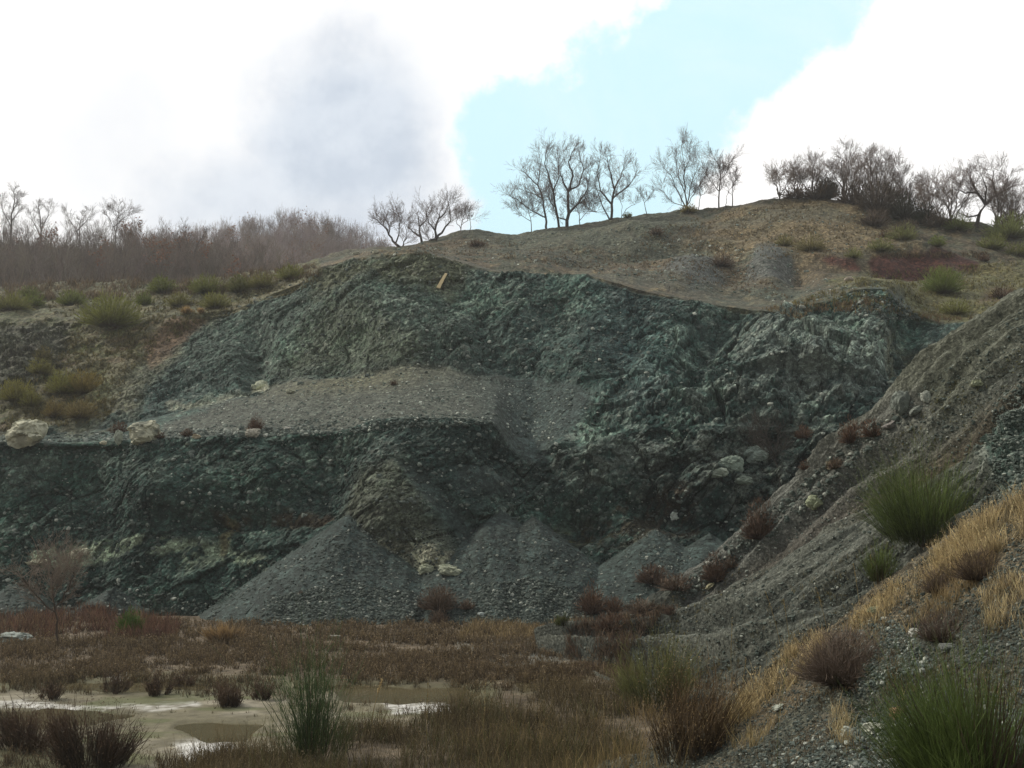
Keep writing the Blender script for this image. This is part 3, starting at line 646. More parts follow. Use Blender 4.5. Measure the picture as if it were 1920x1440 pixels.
# ------------------------------------------------------------------ finding spots on the terrain
bvhs = {}
def bvh(o):
    me = o.data; co = np.empty(len(me.vertices)*3, np.float32); me.vertices.foreach_get('co', co)
    ix = np.empty(len(me.loops), np.int32); me.loops.foreach_get('vertex_index', ix)
    return BVHTree.FromPolygons(co.reshape(-1, 3).tolist(), ix.reshape(-1, 4).tolist())
for o_ in (quarry, slope, mound, ground, hillA, hillB): bvhs[o_.name] = bvh(o_)
EYE = Vector((0, 0, CZ))
def hit(u, v, only=None):
    d = Vector([float(a) for a in raydir(u, v)]).normalized(); best = None
    for n, t in bvhs.items():
        if only and n not in only: continue
        r = t.ray_cast(EYE, d)
        if r[0] is not None and (best is None or r[3] < best[3]): best = r
    return best
def spot(u, v, only=None):
    """terrain point seen at a photo pixel; slides down until it meets ground"""
    for k in range(60):
        r = hit(u, v+k*1.5, only)
        if r is not None: return np.array(r[0])
    return np.array(unproj(u, v, 60))
def drop(P, name):
    r = bvhs[name].ray_cast(Vector((float(P[0]), float(P[1]), 200)), Vector((0, 0, -1)))
    return None if r[0] is None else np.array(r[0])
def scatter(pts, n, only=None, dens=None):
    """n terrain points inside a photo polygon"""
    a = np.array(pts, float); lo, hi = a.min(0), a.max(0); out = []; tries = 0
    while len(out) < n and tries < 12:
        q = rng.uniform(lo, hi, (n, 2)); d = polyd(q[:, 0], q[:, 1], pts); q = q[d > 0]; tries += 1
        for x, y in q:
            r = hit(x, y, only)
            if r is not None: out.append(np.array(r[0]))
            if len(out) >= n: break
    return np.array(out).reshape(-1, 3)
# ------------------------------------------------------------------ gravel and loose rock
def stone_cols(n, light=.25):
    t = rng.random(n)[:, None]; c = lerp(np.array([.060, .078, .068]), np.array([.150, .178, .155]), t**1.4)
    m = rng.random(n) < light*.42; c[m] = lerp(np.array([.20, .225, .20]), np.array([.44, .46, .40]), rng.random((m.sum(), 1))); return c
def sizes(n, lo, hi, p=2.5): return lo+(hi-lo)*rng.random(n)**p
g = Geo()
def gravel(pts, n, lo, hi, light=.2, only=('quarry_terrain',), p=2.5, mul=1.0):
    Pp = scatter(pts, n, only)
    if len(Pp): g.stones(Pp, sizes(len(Pp), lo, hi, p), stone_cols(len(Pp), light)*mul)
gravel([(500, 1120), (640, 1090), (780, 1110), (800, 1185), (500, 1182)], 2800, .04, .15, .22, mul=.8)
gravel([(880, 1100), (1000, 1080), (1090, 1110), (1110, 1165), (880, 1180)], 2200, .04, .15, .2, mul=.8)
gravel([(400, 1100), (660, 980), (900, 1000), (1000, 975), (1300, 1000), (1340, 1040), (1150, 1150), (860, 1190), (400, 1170)], 5500, .03, .13, .3, mul=.75)
gravel([(0, 1090), (200, 1080), (420, 1140), (400, 1165), (0, 1150)], 700, .05, .2, .25)
gravel([(300, 790), (480, 733), (700, 700), (900, 705), (1080, 730), (1050, 840), (930, 795), (640, 815), (300, 822)], 3600, .03, .13, .35, mul=1.5)
gravel([(620, 785), (930, 772), (940, 792), (640, 812), (100, 830), (100, 818)], 900, .06, .2, .3)
gravel([(0, 815), (600, 800), (600, 815), (0, 832)], 500, .08, .28, .5)
gravel([(0, 835), (930, 800), (1100, 720), (1700, 600), (1700, 740), (1400, 1000), (1000, 960), (640, 950), (300, 1060), (0, 1090)], 4200, .05, .22, .22, p=4)
gravel([(380, 600), (600, 500), (880, 500), (1400, 590), (1100, 720), (880, 690), (480, 730), (240, 760)], 2600, .05, .24, .25, p=4)
gravel([(640, 478), (870, 445), (1200, 420), (1440, 480), (1640, 550), (1500, 575), (1100, 510), (850, 487)], 1500, .05, .22, .3, p=3, mul=1.6)
gravel([(1330, 395), (1640, 390), (1700, 470), (1400, 480)], 350, .06, .2, .3, p=3, mul=1.6)
gravel([(1575, 585), (1620, 552), (1690, 560), (1730, 600), (1640, 600)], 500, .05, .2, .4)
tag(g.build('gravel', M_stone), 'loose grey green gravel and rock chips lying on the scree, terrace and quarry faces', 'gravel', kind='stuff')
g = Geo()
gravel([(1080, 1205), (1250, 1112), (1500, 905), (1700, 750), (1920, 570), (1920, 930), (1700, 1060), (1400, 1310), (1200, 1290)], 5000, .02, .07, .2, ('debris_slope',), 3)
gravel([(1250, 1112), (1500, 905), (1640, 790), (1700, 780), (1560, 920), (1300, 1120)], 900, .03, .15, .35, ('debris_slope',), 3)
gravel([(1860, 760), (1920, 700), (1920, 930), (1860, 900)], 700, .02, .08, .3, ('debris_slope',), 2)
tag(g.build('gravel', M_stone), 'small grey and pale stones strewn over the slanting debris slope', 'gravel', kind='stuff')
g = Geo()
gravel([(1100, 1445), (1300, 1360), (1500, 1225), (1700, 1070), (1920, 915), (1920, 1440)], 15000, .008, .028, .18, ('near_slope',), 2.2, mul=.72)
gravel([(1400, 1440), (1500, 1380), (1700, 1330), (1920, 1330), (1920, 1440)], 1700, .012, .042, .5, ('near_slope',), 2)
gravel([(1520, 1230), (1640, 1140), (1700, 1180), (1760, 1250), (1600, 1300)], 1300, .012, .040, .3, ('near_slope',), 2)
tag(g.build('gravel', M_stone), 'grey green gravel covering the nearest bank at the lower corner', 'gravel', kind='stuff')

def boulder(name, u, v, wpx, hpx, colr, label, cat='boulder', group=None, seed=1, only=None, depth=.8, sink=.12, tilt=0, dirt=None, rough=1.0):
    base = spot(u, v, only); Yd = base[1]; px = Yd/F*1.02
    W, H = wpx*px*.84, hpx*px*.86
    ang = np.arange(0); n = 34
    th = np.linspace(0, math.pi, n)[:, None]; ph = np.linspace(0, 2*math.pi, 2*n, endpoint=False)[None]
    V = np.stack([np.sin(th)*np.cos(ph), np.sin(th)*np.sin(ph), np.cos(th)+0*ph], -1).reshape(-1, 3)
    dd = (V*seed*0+V)
    q1 = facet(V*1.05+seed*3.7, seed, 1.5)[0]; q2 = facet(V*2.6+seed, seed+3, 1.2)[0]; q3 = fbm(V*5+seed, 4, seed+4)
    r = 1+rough*(q1*.30+q2*.13+q3*.06); V = V*r[:, None]
    V = np.sign(V)*np.abs(V)**.86
    V = V*np.array([W/2, W/2*depth, H/2]); c_, s_ = math.cos(tilt), math.sin(tilt)
    V = np.stack([V[:, 0]*c_-V[:, 2]*s_, V[:, 1], V[:, 0]*s_+V[:, 2]*c_], -1)
    V[:, 2] += H/2*(1-sink*2)
    ii = np.arange(n-1)[:, None]*2*n; jj_ = np.arange(2*n)[None]; j2 = (jj_+1) % (2*n)
    Fq = np.stack([ii+jj_, ii+2*n+jj_, ii+2*n+j2, ii+j2], -1).reshape(-1, 4)
    cc = np.asarray(colr)[None]*(1+.25*q3+.22*q2)[:, None]
    if dirt is not None: cc = lerp(cc, np.asarray(dirt), sst(fbm(V*1.4/max(W, .3)*2+seed, 4, seed+9), .0, .35)[:, None]*.8)
    o = mesh_np(name, V+base, [Fq], M_boulder, cc, loc=base, smooth=False)
    tag(o, label, cat, group); return o
PB = (.50, .49, .37)
boulder('boulder', 50, 834, 74, 56, PB, 'large pale cream boulder at the left end of the terrace edge', group='pale boulders on the terrace', seed=3, tilt=.35, rough=.75, dirt=(.28, .27, .20), sink=.06)
boulder('boulder', 270, 830, 62, 46, PB, 'cream boulder with a dark hollow beside a small upright stone on the terrace edge', group='pale boulders on the terrace', seed=8, tilt=.25, rough=.8, dirt=(.10, .11, .09), sink=.06)
boulder('stone', 222, 832, 17, 30, (.30, .33, .27), 'small upright grey green stone just left of the hollowed cream boulder', 'stone', seed=5, sink=.06)
boulder('boulder', 474, 818, 32, 18, (.45, .42, .35), 'low pinkish grey boulder under a red bush on the terrace edge', group='pale boulders on the terrace', seed=6)
boulder('stone', 368, 822, 16, 9, (.5, .42, .30), 'small tan stone beside the short red bush on the terrace edge', 'stone', seed=7)
boulder('stone', 195, 833, 15, 8, (.55, .52, .40), 'flat cream stone on the terrace edge between the two big boulders', 'stone', seed=9)
boulder('stone', 540, 806, 20, 7, (.52, .51, .46), 'thin flat whitish stone on the terrace beside the grey scree', 'stone', seed=10)
boulder('rock', 487, 729, 34, 17, (.48, .50, .38), 'whitish green rock at the foot of the upper face above the grey scree', 'rock', seed=11, tilt=.3)
boulder('rock', 545, 737, 20, 9, (.42, .42, .32), 'small pale yellowish rock right of the whitish rock above the scree', 'rock', seed=12)
boulder('rock', 1266, 972, 22, 16, (.58, .62, .56), 'white angular rock lodged in the dark hollow above the scree', 'rock', seed=13, tilt=.5)
boulder('rock', 1345, 893, 42, 20, (.34, .38, .31), 'light grey green ledge block at mid height beside the bare sapling', 'rock', seed=14)
boulder('rock', 1370, 880, 50, 36, (.24, .29, .24), 'big smooth grey green block above the light ledge block', 'rock', seed=15, sink=.25)
boulder('rock', 1420, 860, 50, 34, (.26, .31, .27), 'cracked grey block just left of the bare sapling', 'rock', seed=16, sink=.25)
boulder('rock', 1392, 905, 38, 18, (.25, .29, .24), 'flat grey slab below the cracked grey block', 'rock', seed=17, sink=.2)
boulder('rock', 1692, 768, 44, 50, (.17, .19, .165), 'tall squared grey block leaning on the upper edge of the debris slope', 'rock', seed=18, sink=.15, tilt=-.3, rough=.7)
boulder('rock', 1738, 752, 22, 22, (.36, .38, .33), 'light grey jagged rock on the debris slope edge beside the tall squared block', 'rock', seed=19, tilt=.4, only=('debris_slope',))
boulder('rock', 1718, 775, 30, 16, (.22, .24, .21), 'low grey rock below the light jagged rock on the slope edge', 'rock', seed=20, tilt=.6, only=('debris_slope',))
boulder('rock', 1672, 800, 34, 13, (.27, .25, .23), 'flat pinkish slab beside the brown bushes high on the slope edge', 'rock', seed=21, tilt=.35, only=('debris_slope',))
boulder('rock', 1527, 946, 36, 26, (.33, .36, .235), 'pale yellow green rock half buried in the debris slope', 'rock', seed=22, sink=.3, tilt=.4, only=('debris_slope',))
boulder('rock', 1832, 722, 26, 14, (.36, .38, .26), 'pale green rock in the grassy upper part of the debris slope', 'rock', seed=23, sink=.25, only=('debris_slope',))
boulder('rock', 1560, 876, 22, 18, (.30, .27, .19), 'tan rock beside a dry tuft in the middle of the debris slope', 'rock', seed=24, sink=.25, only=('debris_slope',))
boulder('rock', 1330, 1102, 22, 8, (.36, .34, .22), 'thin yellowish slab below the dark red bush on the debris slope', 'rock', seed=25, tilt=.7, only=('debris_slope',))
boulder('rock', 800, 1072, 34, 22, (.42, .44, .33), 'pale lumpy rock at the left of the outcrop above the rusty bush', 'rock', seed=26, sink=.3)
boulder('rock', 845, 1074, 46, 20, (.38, .40, .30), 'long pale rock at the right of the outcrop above the rusty bush', 'rock', seed=27, sink=.3, tilt=-.2)
boulder('rock', 150, 1040, 40, 17, (.48, .48, .36), 'pale yellowish rock in the light vein behind the bare sapling crown', 'rock', seed=28, sink=.3, tilt=.25)
boulder('rock', 75, 1056, 46, 12, (.42, .42, .31), 'long pale rock at the left end of the light vein', 'rock', seed=29, sink=.3)
boulder('rock', 28, 1203, 66, 22, (.27, .30, .27), 'low grey green rock on the quarry floor at the far left', 'rock', seed=30, sink=.2)
boulder('rock', 628, 1196, 26, 7, (.40, .40, .35), 'small flat grey rock at the foot of the big scree fan', 'rock', seed=31, sink=.2)
boulder('rock', 902, 1154, 14, 8, (.40, .44, .42), 'light block among the coarse gravel left of the green tuft', 'rock', seed=32, sink=.1)
boulder('rock', 668, 478, 14, 9, (.46, .45, .36), 'pale rock on the crest left of its brighter neighbour', 'rock', seed=33)
boulder('rock', 705, 476, 14, 11, (.48, .46, .36), 'bright rounded rock on the crest under the leaning oak', 'rock', seed=34)
boulder('rock', 1592, 527, 18, 10, (.42, .36, .30), 'pinkish pale rock below the short red earth cut', 'rock', seed=35)
boulder('rock', 1504, 578, 14, 8, (.42, .42, .36), 'small pale rock on the lip of the blocky cliff', 'rock', seed=36)
boulder('rock', 1715, 1192, 20, 17, (.58, .58, .52), 'white pebble sized rock on the near gravel below a purple shrub', 'stone', seed=37, only=('near_slope',))
boulder('rock', 1640, 1150, 24, 16, (.30, .33, .22), 'mossy green grey stone at the lip of the near bank', 'stone', seed=38, only=('near_slope',))
boulder('rock', 1682, 1345, 30, 22, (.45, .27, .17), 'orange brown stone on the near gravel beside the dark hollow', 'stone', seed=39, only=('near_slope',))
boulder('rock', 1640, 1373, 44, 20, (.45, .46, .38), 'pale stone in the bright gravel below the orange stone', 'stone', seed=40, only=('near_slope',))
boulder('rock', 1590, 1378, 28, 18, (.40, .42, .36), 'grey white stone left of the pale stone in the bright gravel', 'stone', seed=41, only=('near_slope',))
boulder('rock', 1780, 1222, 38, 20, (.15, .16, .145), 'dark grey flat stone on the near bank below the upper purple shrub', 'stone', seed=42, only=('near_slope',))
boulder('rock', 1460, 1330, 26, 10, (.36, .38, .32), 'thin grey stone at the foot of the straw left of the grey cushion bush', 'stone', seed=43, tilt=.3, only=('near_slope',))

# the plank on the crest
def box_pts(a, b_, wdt, thk, n=14):
    a, b_ = np.array(a), np.array(b_); d = b_-a; L = np.linalg.norm(d); d /= L; s_ = np.cross(d, [0, -1, .3]); s_ /= np.linalg.norm(s_); k_ = np.cross(s_, d)
    t = np.linspace(0, 1, n)[:, None]; wv_ = wdt*(1-.35*t)*(1+.08*np.sin(t*19)); c = a+d*L*t+k_*np.sin(t*3)*.05
    V = np.stack([c-s_*wv_-k_*thk, c+s_*wv_-k_*thk, c+s_*wv_+k_*thk, c-s_*wv_+k_*thk], 1).reshape(-1, 3)
    q_ = (np.arange(n-1)[:, None, None]*4+np.array([[i, (i+1) % 4, (i+1) % 4+4, i+4] for i in range(4)])[None]).reshape(-1, 4)
    return V, np.concatenate([q_, [[3, 2, 1, 0], [4*n-4, 4*n-3, 4*n-2, 4*n-1]]])
pa, pb = spot(822, 544), spot(837, 517); V, Fq = box_pts(pa+np.array([0, -.35, .1]), pb+np.array([0, -.35, .1]), .17, .05)
o = mesh_np('plank', V, [Fq], M_wood, np.tile(np.array([[.52, .42, .24]]), (len(V), 1)), loc=pa); tag(o, 'broken tan wooden plank sticking up from the crest of the upper face', 'plank')

# ------------------------------------------------------------------ shrubs
def shoots(geo, base, Rr, H, n, wd, c0, c1, spread=.9, core=.25, up=.5, droop=0., lrange=(.55, 1.0), start=.0):
    """shoots fanning from a small root disc into a dome of radius Rr and height H"""
    a = rng.uniform(0, 2*math.pi, n); e = rng.random(n)**.6*spread*math.pi/2
    D = np.stack([np.sin(e)*np.cos(a)*Rr, np.sin(e)*np.sin(a)*Rr, np.cos(e)*H+up*H*.25], 1)
    lump = 1+.28*vnoise(D/np.linalg.norm(D, axis=1, keepdims=True)*2.2+base, 5)
    L = np.linalg.norm(D, axis=1)*rng.uniform(*lrange, n)*lump
    Dn = D/np.linalg.norm(D, axis=1, keepdims=True)
    r0 = rng.random(n)**.5*core*Rr; Pp = base+np.stack([np.cos(a)*r0, np.sin(a)*r0, -.02+0*a], 1)
    if start: s_ = rng.random(n)*start; Pp = Pp+Dn*(L*s_)[:, None]; L = L*(1-s_)
    j = rng.uniform(.75, 1.25, (n, 1))
    geo.blades(Pp, Dn, L, wd*rng.uniform(.6, 1.3, n), np.asarray(c0)*j, np.asarray(c1)*j, droop)
def side_twigs(geo, base, Rr, H, n, wd, c0, c1, ln=.25, top=.3):
    """short twigs filling the dome"""
    a = rng.uniform(0, 2*math.pi, n); e = rng.random(n)**.6*math.pi/2*.95; rr = top+(1-top)*rng.random(n)**.6
    q_ = np.stack([np.sin(e)*np.cos(a)*Rr, np.sin(e)*np.sin(a)*Rr, np.cos(e)*H], 1)*rr[:, None]
    q_ = q_*(1+.3*vnoise(q_*1.7/max(Rr, .1)+base, 8))[:, None]
    D = q_/np.linalg.norm(q_, axis=1, keepdims=True)+rng.normal(size=(n, 3))*.55+np.array([0, 0, .5])
    j = rng.uniform(.7, 1.3, (n, 1))
    geo.blades(base+q_, D, ln*Rr*rng.uniform(.5, 1.3, n), wd*rng.uniform(.6, 1.3, n), np.asarray(c0)*j, np.asarray(c1)*j)
def clumps(geo, Rr, H, n, wd, c0, c1, k=12, cone=.22, lean=.55, side=0, hv=(.55, 1.0), tops=None):
    a = rng.uniform(0, 6.283, k); rr = np.sqrt(rng.random(k)); cx, cy = np.cos(a)*rr, np.sin(a)*rr
    hf = rng.uniform(*hv, k)*(1-.35*rr**2); tf = rng.uniform(.6, 1.35, k)
    i = rng.integers(0, k, n); fan = rng.normal(size=(n, 3))*cone
    P_ = np.stack([cx[i]*Rr*.45, cy[i]*Rr*.45, 0*a[i]-.02], 1)+rng.normal(size=(n, 3))*np.array([.07, .07, 0])*Rr
    D = np.stack([cx[i]*lean*Rr/H*1.3, cy[i]*lean*Rr/H*1.3, np.ones(n)], 1)+fan
    L = H*hf[i]*rng.uniform(.45, 1.05, n); j = (tf[i]*rng.uniform(.7, 1.3, n))[:, None]
    st_ = rng.random(n)*.35; Dn = D/np.linalg.norm(D, axis=1, keepdims=True)
    P_ = P_+Dn*(L*st_)[:, None]; L = L*(1-st_)
    c0_, c1_ = np.asarray(c0)*j, np.asarray(c1)*j
    geo.blades(P_, Dn, L, wd*rng.uniform(.6, 1.3, n), c0_, c1_, .03)
    for _ in range(side):
        t_ = rng.uniform(.25, .95, n)[:, None]; q_ = P_+Dn*L[:, None]*t_; Ds = Dn+rng.normal(size=(n, 3))*.33
        geo.blades(q_, Ds, L*rng.uniform(.12, .4, n), wd*.8, lerp(c0_, c1_, .5), c1_, .0)
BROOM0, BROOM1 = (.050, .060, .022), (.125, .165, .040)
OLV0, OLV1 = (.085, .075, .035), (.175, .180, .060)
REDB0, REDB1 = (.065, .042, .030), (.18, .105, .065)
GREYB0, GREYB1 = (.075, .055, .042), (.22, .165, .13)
def bush(name, u, v, wpx, hpx, c0, c1, label, cat='bush', n=900, group=None, only=None, twigcol=(.09, .065, .04), mode='dome', wmul=1.0, mat=None, part='shoots', leaf=None):
    if group and 'broom' in group: c0, c1 = np.asarray(c0)*1.2, np.asarray(c1)*np.array([1.65, 1.6, 1.1])
    base = spot(u, v, only); px = base[1]/F*1.03; Rr, H = wpx*px/2, hpx*px
    wd = max(px*1.1, .006)*wmul
    root = empty(name, base)
    g1 = Geo(); g1_ = np.zeros(3)
    if mode == 'dome':
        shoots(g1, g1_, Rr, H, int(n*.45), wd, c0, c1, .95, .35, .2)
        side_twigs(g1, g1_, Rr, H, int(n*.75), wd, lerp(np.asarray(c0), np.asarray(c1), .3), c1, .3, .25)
    elif mode == 'broom': clumps(g1, Rr, H, int(n*.55), wd, c0, c1, 26, .20, .75, 1, (.6, 1.05))
    elif mode == 'upright': clumps(g1, Rr, H, int(n*.45), wd, c0, c1, 11, .17, .6, 2, (.5, 1.1))
    elif mode == 'grass': clumps(g1, Rr, H, n, wd, c0, c1, 9, .22, .7, 0, (.5, 1.1))
    if leaf is not None:
        k = leaf[1]; a = rng.uniform(0, 6.283, k); e = rng.random(k)**.6*1.4; rr = .4+.6*rng.random(k)
        q_ = np.stack([np.sin(e)*np.cos(a)*Rr, np.sin(e)*np.sin(a)*Rr, np.cos(e)*H], 1)*rr[:, None]
        g1.blades(q_, rng.normal(size=(k, 3)), wd*rng.uniform(1.2, 3.0, k), wd*1.3, np.asarray(leaf[0])*rng.uniform(.4, 1.3, (k, 1)), np.asarray(leaf[0])*rng.uniform(.4, 1.3, (k, 1)))
    o = g1.build(part, mat or M_leaf, root)
    g2 = Geo(); k = max(10, n//40); a = rng.uniform(0, 6.283, k); e = rng.random(k)*1.0
    D = np.stack([np.sin(e)*np.cos(a)*Rr, np.sin(e)*np.sin(a)*Rr, np.cos(e)*H], 1); p0 = np.stack([np.cos(a)*Rr*.1, np.sin(a)*Rr*.1, 0*a-.05], 1)
    mid = p0+D*.35+rng.normal(size=(k, 3))*.04*Rr; tip = p0+D*.75+rng.normal(size=(k, 3))*.08*Rr
    r_ = max(px*.35, .004); g2.prisms(np.concatenate([p0, mid]), np.concatenate([mid, tip]), np.full(2*k, r_), np.concatenate([np.full(k, r_*.8), np.full(k, r_*.3)]), np.asarray(twigcol))
    g2.build('stems', M_twig, root)
    tag(root, label, cat, group); return root
SL = ('debris_slope',); MD = ('near_slope',); QT = ('quarry_terrain',)
GB = 'green broom bushes on the hillside'; RBs = 'red brown bushes'
# left slope
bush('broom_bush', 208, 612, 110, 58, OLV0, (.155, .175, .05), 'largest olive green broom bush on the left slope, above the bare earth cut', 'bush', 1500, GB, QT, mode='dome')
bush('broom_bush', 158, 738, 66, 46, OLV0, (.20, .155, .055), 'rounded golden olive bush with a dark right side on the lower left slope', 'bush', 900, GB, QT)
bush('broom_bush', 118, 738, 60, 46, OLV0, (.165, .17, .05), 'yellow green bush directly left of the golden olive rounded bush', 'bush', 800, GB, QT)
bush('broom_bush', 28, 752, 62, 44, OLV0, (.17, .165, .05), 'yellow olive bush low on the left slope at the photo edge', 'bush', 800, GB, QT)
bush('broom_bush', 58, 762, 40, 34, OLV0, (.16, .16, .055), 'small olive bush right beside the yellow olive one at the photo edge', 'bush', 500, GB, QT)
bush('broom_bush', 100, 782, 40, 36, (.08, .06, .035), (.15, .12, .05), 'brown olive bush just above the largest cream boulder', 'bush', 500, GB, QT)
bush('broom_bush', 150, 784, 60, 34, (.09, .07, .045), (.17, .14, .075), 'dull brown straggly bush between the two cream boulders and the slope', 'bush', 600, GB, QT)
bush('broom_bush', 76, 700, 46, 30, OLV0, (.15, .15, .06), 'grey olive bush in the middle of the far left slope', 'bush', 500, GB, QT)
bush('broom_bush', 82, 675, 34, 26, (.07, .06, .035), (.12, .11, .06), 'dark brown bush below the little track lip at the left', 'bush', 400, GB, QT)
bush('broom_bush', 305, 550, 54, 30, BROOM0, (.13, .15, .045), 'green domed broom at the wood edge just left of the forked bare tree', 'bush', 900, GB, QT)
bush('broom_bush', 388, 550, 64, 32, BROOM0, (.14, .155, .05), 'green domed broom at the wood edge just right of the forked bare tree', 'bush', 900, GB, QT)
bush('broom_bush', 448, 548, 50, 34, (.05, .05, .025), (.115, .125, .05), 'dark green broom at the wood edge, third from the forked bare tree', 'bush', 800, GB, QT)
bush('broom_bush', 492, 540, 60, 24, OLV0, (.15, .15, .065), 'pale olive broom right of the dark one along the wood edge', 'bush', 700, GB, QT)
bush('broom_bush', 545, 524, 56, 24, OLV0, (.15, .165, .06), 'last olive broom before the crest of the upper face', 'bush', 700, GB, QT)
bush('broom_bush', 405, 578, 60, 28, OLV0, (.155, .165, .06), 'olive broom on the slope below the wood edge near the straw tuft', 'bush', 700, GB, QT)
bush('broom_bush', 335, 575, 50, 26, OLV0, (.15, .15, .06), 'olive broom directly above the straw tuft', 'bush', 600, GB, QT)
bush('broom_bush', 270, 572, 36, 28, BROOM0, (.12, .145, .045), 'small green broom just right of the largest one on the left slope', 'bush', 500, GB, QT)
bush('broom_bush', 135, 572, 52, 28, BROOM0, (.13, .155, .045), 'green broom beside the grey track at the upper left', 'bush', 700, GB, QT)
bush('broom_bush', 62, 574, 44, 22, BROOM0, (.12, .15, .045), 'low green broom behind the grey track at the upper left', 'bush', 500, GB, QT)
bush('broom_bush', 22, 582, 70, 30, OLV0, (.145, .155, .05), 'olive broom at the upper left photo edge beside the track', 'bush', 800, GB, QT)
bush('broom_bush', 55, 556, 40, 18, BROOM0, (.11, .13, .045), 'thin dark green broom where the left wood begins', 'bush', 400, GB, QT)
bush('grass_tuft', 350, 588, 28, 20, (.30, .21, .10), (.45, .31, .14), 'larger straw coloured grass tuft on the left slope above the earth cut', 'grass tuft', 350, 'straw tufts on the left slope', QT, mode='grass', mat=M_straw, part='blades')
bush('grass_tuft', 376, 588, 22, 16, (.30, .21, .10), (.45, .30, .14), 'smaller straw coloured grass tuft right beside the larger one', 'grass tuft', 250, 'straw tufts on the left slope', QT, mode='grass', mat=M_straw, part='blades')
# terrace and slope edge: red brown bushes
for (x, y, ww, hh, lab, nn, on) in [
    (478, 808, 30, 27, 'dense red brown bush behind the low pinkish boulder on the terrace', 500, QT),
    (352, 818, 26, 14, 'short red brown bush beside the small tan stone on the terrace', 250, QT),
    (222, 812, 34, 22, 'red brown bush behind the small upright stone on the terrace', 350, QT),
    (300, 822, 20, 12, 'tiny brown bush just right of the hollowed cream boulder', 180, QT),
    (738, 722, 16, 10, 'lone tiny rust bush in the middle of the upper scree', 150, QT),
    (563, 1113, 10, 6, 'tiny rust tuft alone on the big scree fan', 60, QT),
    (1425, 1010, 66, 66, 'large purple brown bush where the debris slope meets the scree', 1600, None),
    (1342, 1090, 48, 48, 'dark red round bush on the debris slope edge, below the large purple one', 1200, None),
    (1222, 1094, 58, 34, 'rust coloured spreading bush on the scree left of the dark red round one', 900, QT),
    (1270, 1106, 70, 26, 'pale brown low bush filling the edge between the rust and the dark red bushes', 700, None),
    (1110, 1150, 54, 50, 'rusty bush standing at the foot of the scree above the reeds', 900, None),
    (1150, 1146, 40, 28, 'smaller brown bush touching the rusty one at the scree foot', 500, None),
    (822, 1144, 70, 44, 'rust bush under the pale outcrop in the middle of the scree', 1000, QT),
    (822, 1172, 40, 30, 'low rust bush below the one under the pale outcrop', 500, QT),
    (876, 1142, 30, 18, 'small rust bush on the gravel right of the pale outcrop', 300, QT),
    (1596, 830, 50, 44, 'brown twiggy bush high on the edge, left of the flat pinkish slab', 700, None),
    (1640, 818, 56, 32, 'brown low bush against the flat pinkish slab', 600, None),
    (1506, 822, 34, 26, 'orange brown bush on the small ledge left of the slope edge', 350, QT),
    (1372, 1064, 36, 26, 'thin tan brown bush between the purple and dark red bushes', 350, None),
    (1200, 1150, 60, 26, 'light brown dry bush on the lower slope edge near the grey pebbles', 500, None),
    (1258, 1152, 32, 18, 'small dark brown bush alone on the lower debris slope', 260, SL),
    (1148, 1182, 66, 30, 'brown dry bush at the very foot of the debris slope', 600, None),
    (1566, 878, 34, 22, 'greyish brown tuft beside the tan rock on the debris slope', 300, SL),
    (1510, 880, 24, 18, 'thin brown tuft near the slope edge above the tan rock', 200, None),
    (1352, 500, 54, 22, 'reddish brown bush between the two grey mounds on the plateau', 500, QT),
    (1878, 560, 44, 22, 'dark brown bush on the right slope under the red earth', 400, QT),
    (1845, 490, 24, 16, 'small brown bush at the right end of the red earth cut', 200, QT),
    (895, 462, 40, 12, 'low brown bush on the crest right of the leftmost oak group', 220, QT),
    (1230, 440, 34, 14, 'brown bush on the grey slope under the middle skyline trees', 220, QT),
    (1660, 445, 30, 16, 'low brown bush on the tan hillside under the scrub', 200, QT)]:
    pale = 'pale' in lab or 'light' in lab or 'grey' in lab or 'tan brown' in lab; purp = 'purple' in lab or 'dark' in lab
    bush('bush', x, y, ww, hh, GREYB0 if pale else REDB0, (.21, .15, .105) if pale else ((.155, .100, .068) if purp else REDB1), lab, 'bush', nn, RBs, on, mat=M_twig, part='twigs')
# right hillside brooms
for (x, y, ww, hh, lab, nn, cc) in [
    (1766, 550, 72, 52, 'big round bright green broom in front of the red earth cut', 1500, (.135, .185, .06)),
    (1795, 432, 56, 26, 'green broom near the trunk of the wide oak on the right hill', 700, (.14, .18, .07)),
    (1890, 448, 90, 40, 'broad pale green broom at the right edge of the hill', 1000, (.16, .195, .085)),
    (1860, 468, 60, 26, 'olive green broom below the broad pale green one', 600, (.14, .165, .06)),
    (1757, 462, 34, 22, 'small round green broom above the red earth cut', 400, (.12, .16, .055)),
    (1690, 450, 60, 26, 'sparse green broom on the tan hillside left of the small round one', 500, (.15, .17, .08)),
    (1650, 472, 54, 22, 'pale green broom just above the left end of the red earth cut', 500, (.15, .17, .08)),
    (1600, 484, 36, 18, 'small pale green broom left of the red earth cut', 300, (.15, .17, .08)),
    (1520, 470, 60, 26, 'greyish thin broom in the middle of the tan hillside', 500, (.17, .155, .095)),
    (1470, 462, 40, 22, 'pale olive broom behind the second grey mound', 350, (.17, .16, .09)),
    (1910, 480, 50, 26, 'olive broom at the right photo edge above the red patch', 400, (.13, .15, .055)),
    (1790, 590, 60, 26, 'olive green broom below the big round one on the grassy bank', 500, (.14, .155, .05)),
    (1290, 398, 34, 13, 'straw yellow tuft on the skyline at the foot of the tall slender tree', 400, (.26, .22, .10)),
    (1177, 406, 20, 9, 'small green tuft on the skyline right of the big oak trio', 200, (.14, .16, .08))]:
    bush('broom_bush', x, y, ww, hh, OLV0, cc, lab, 'bush', nn, 'green brooms on the right hill', QT)
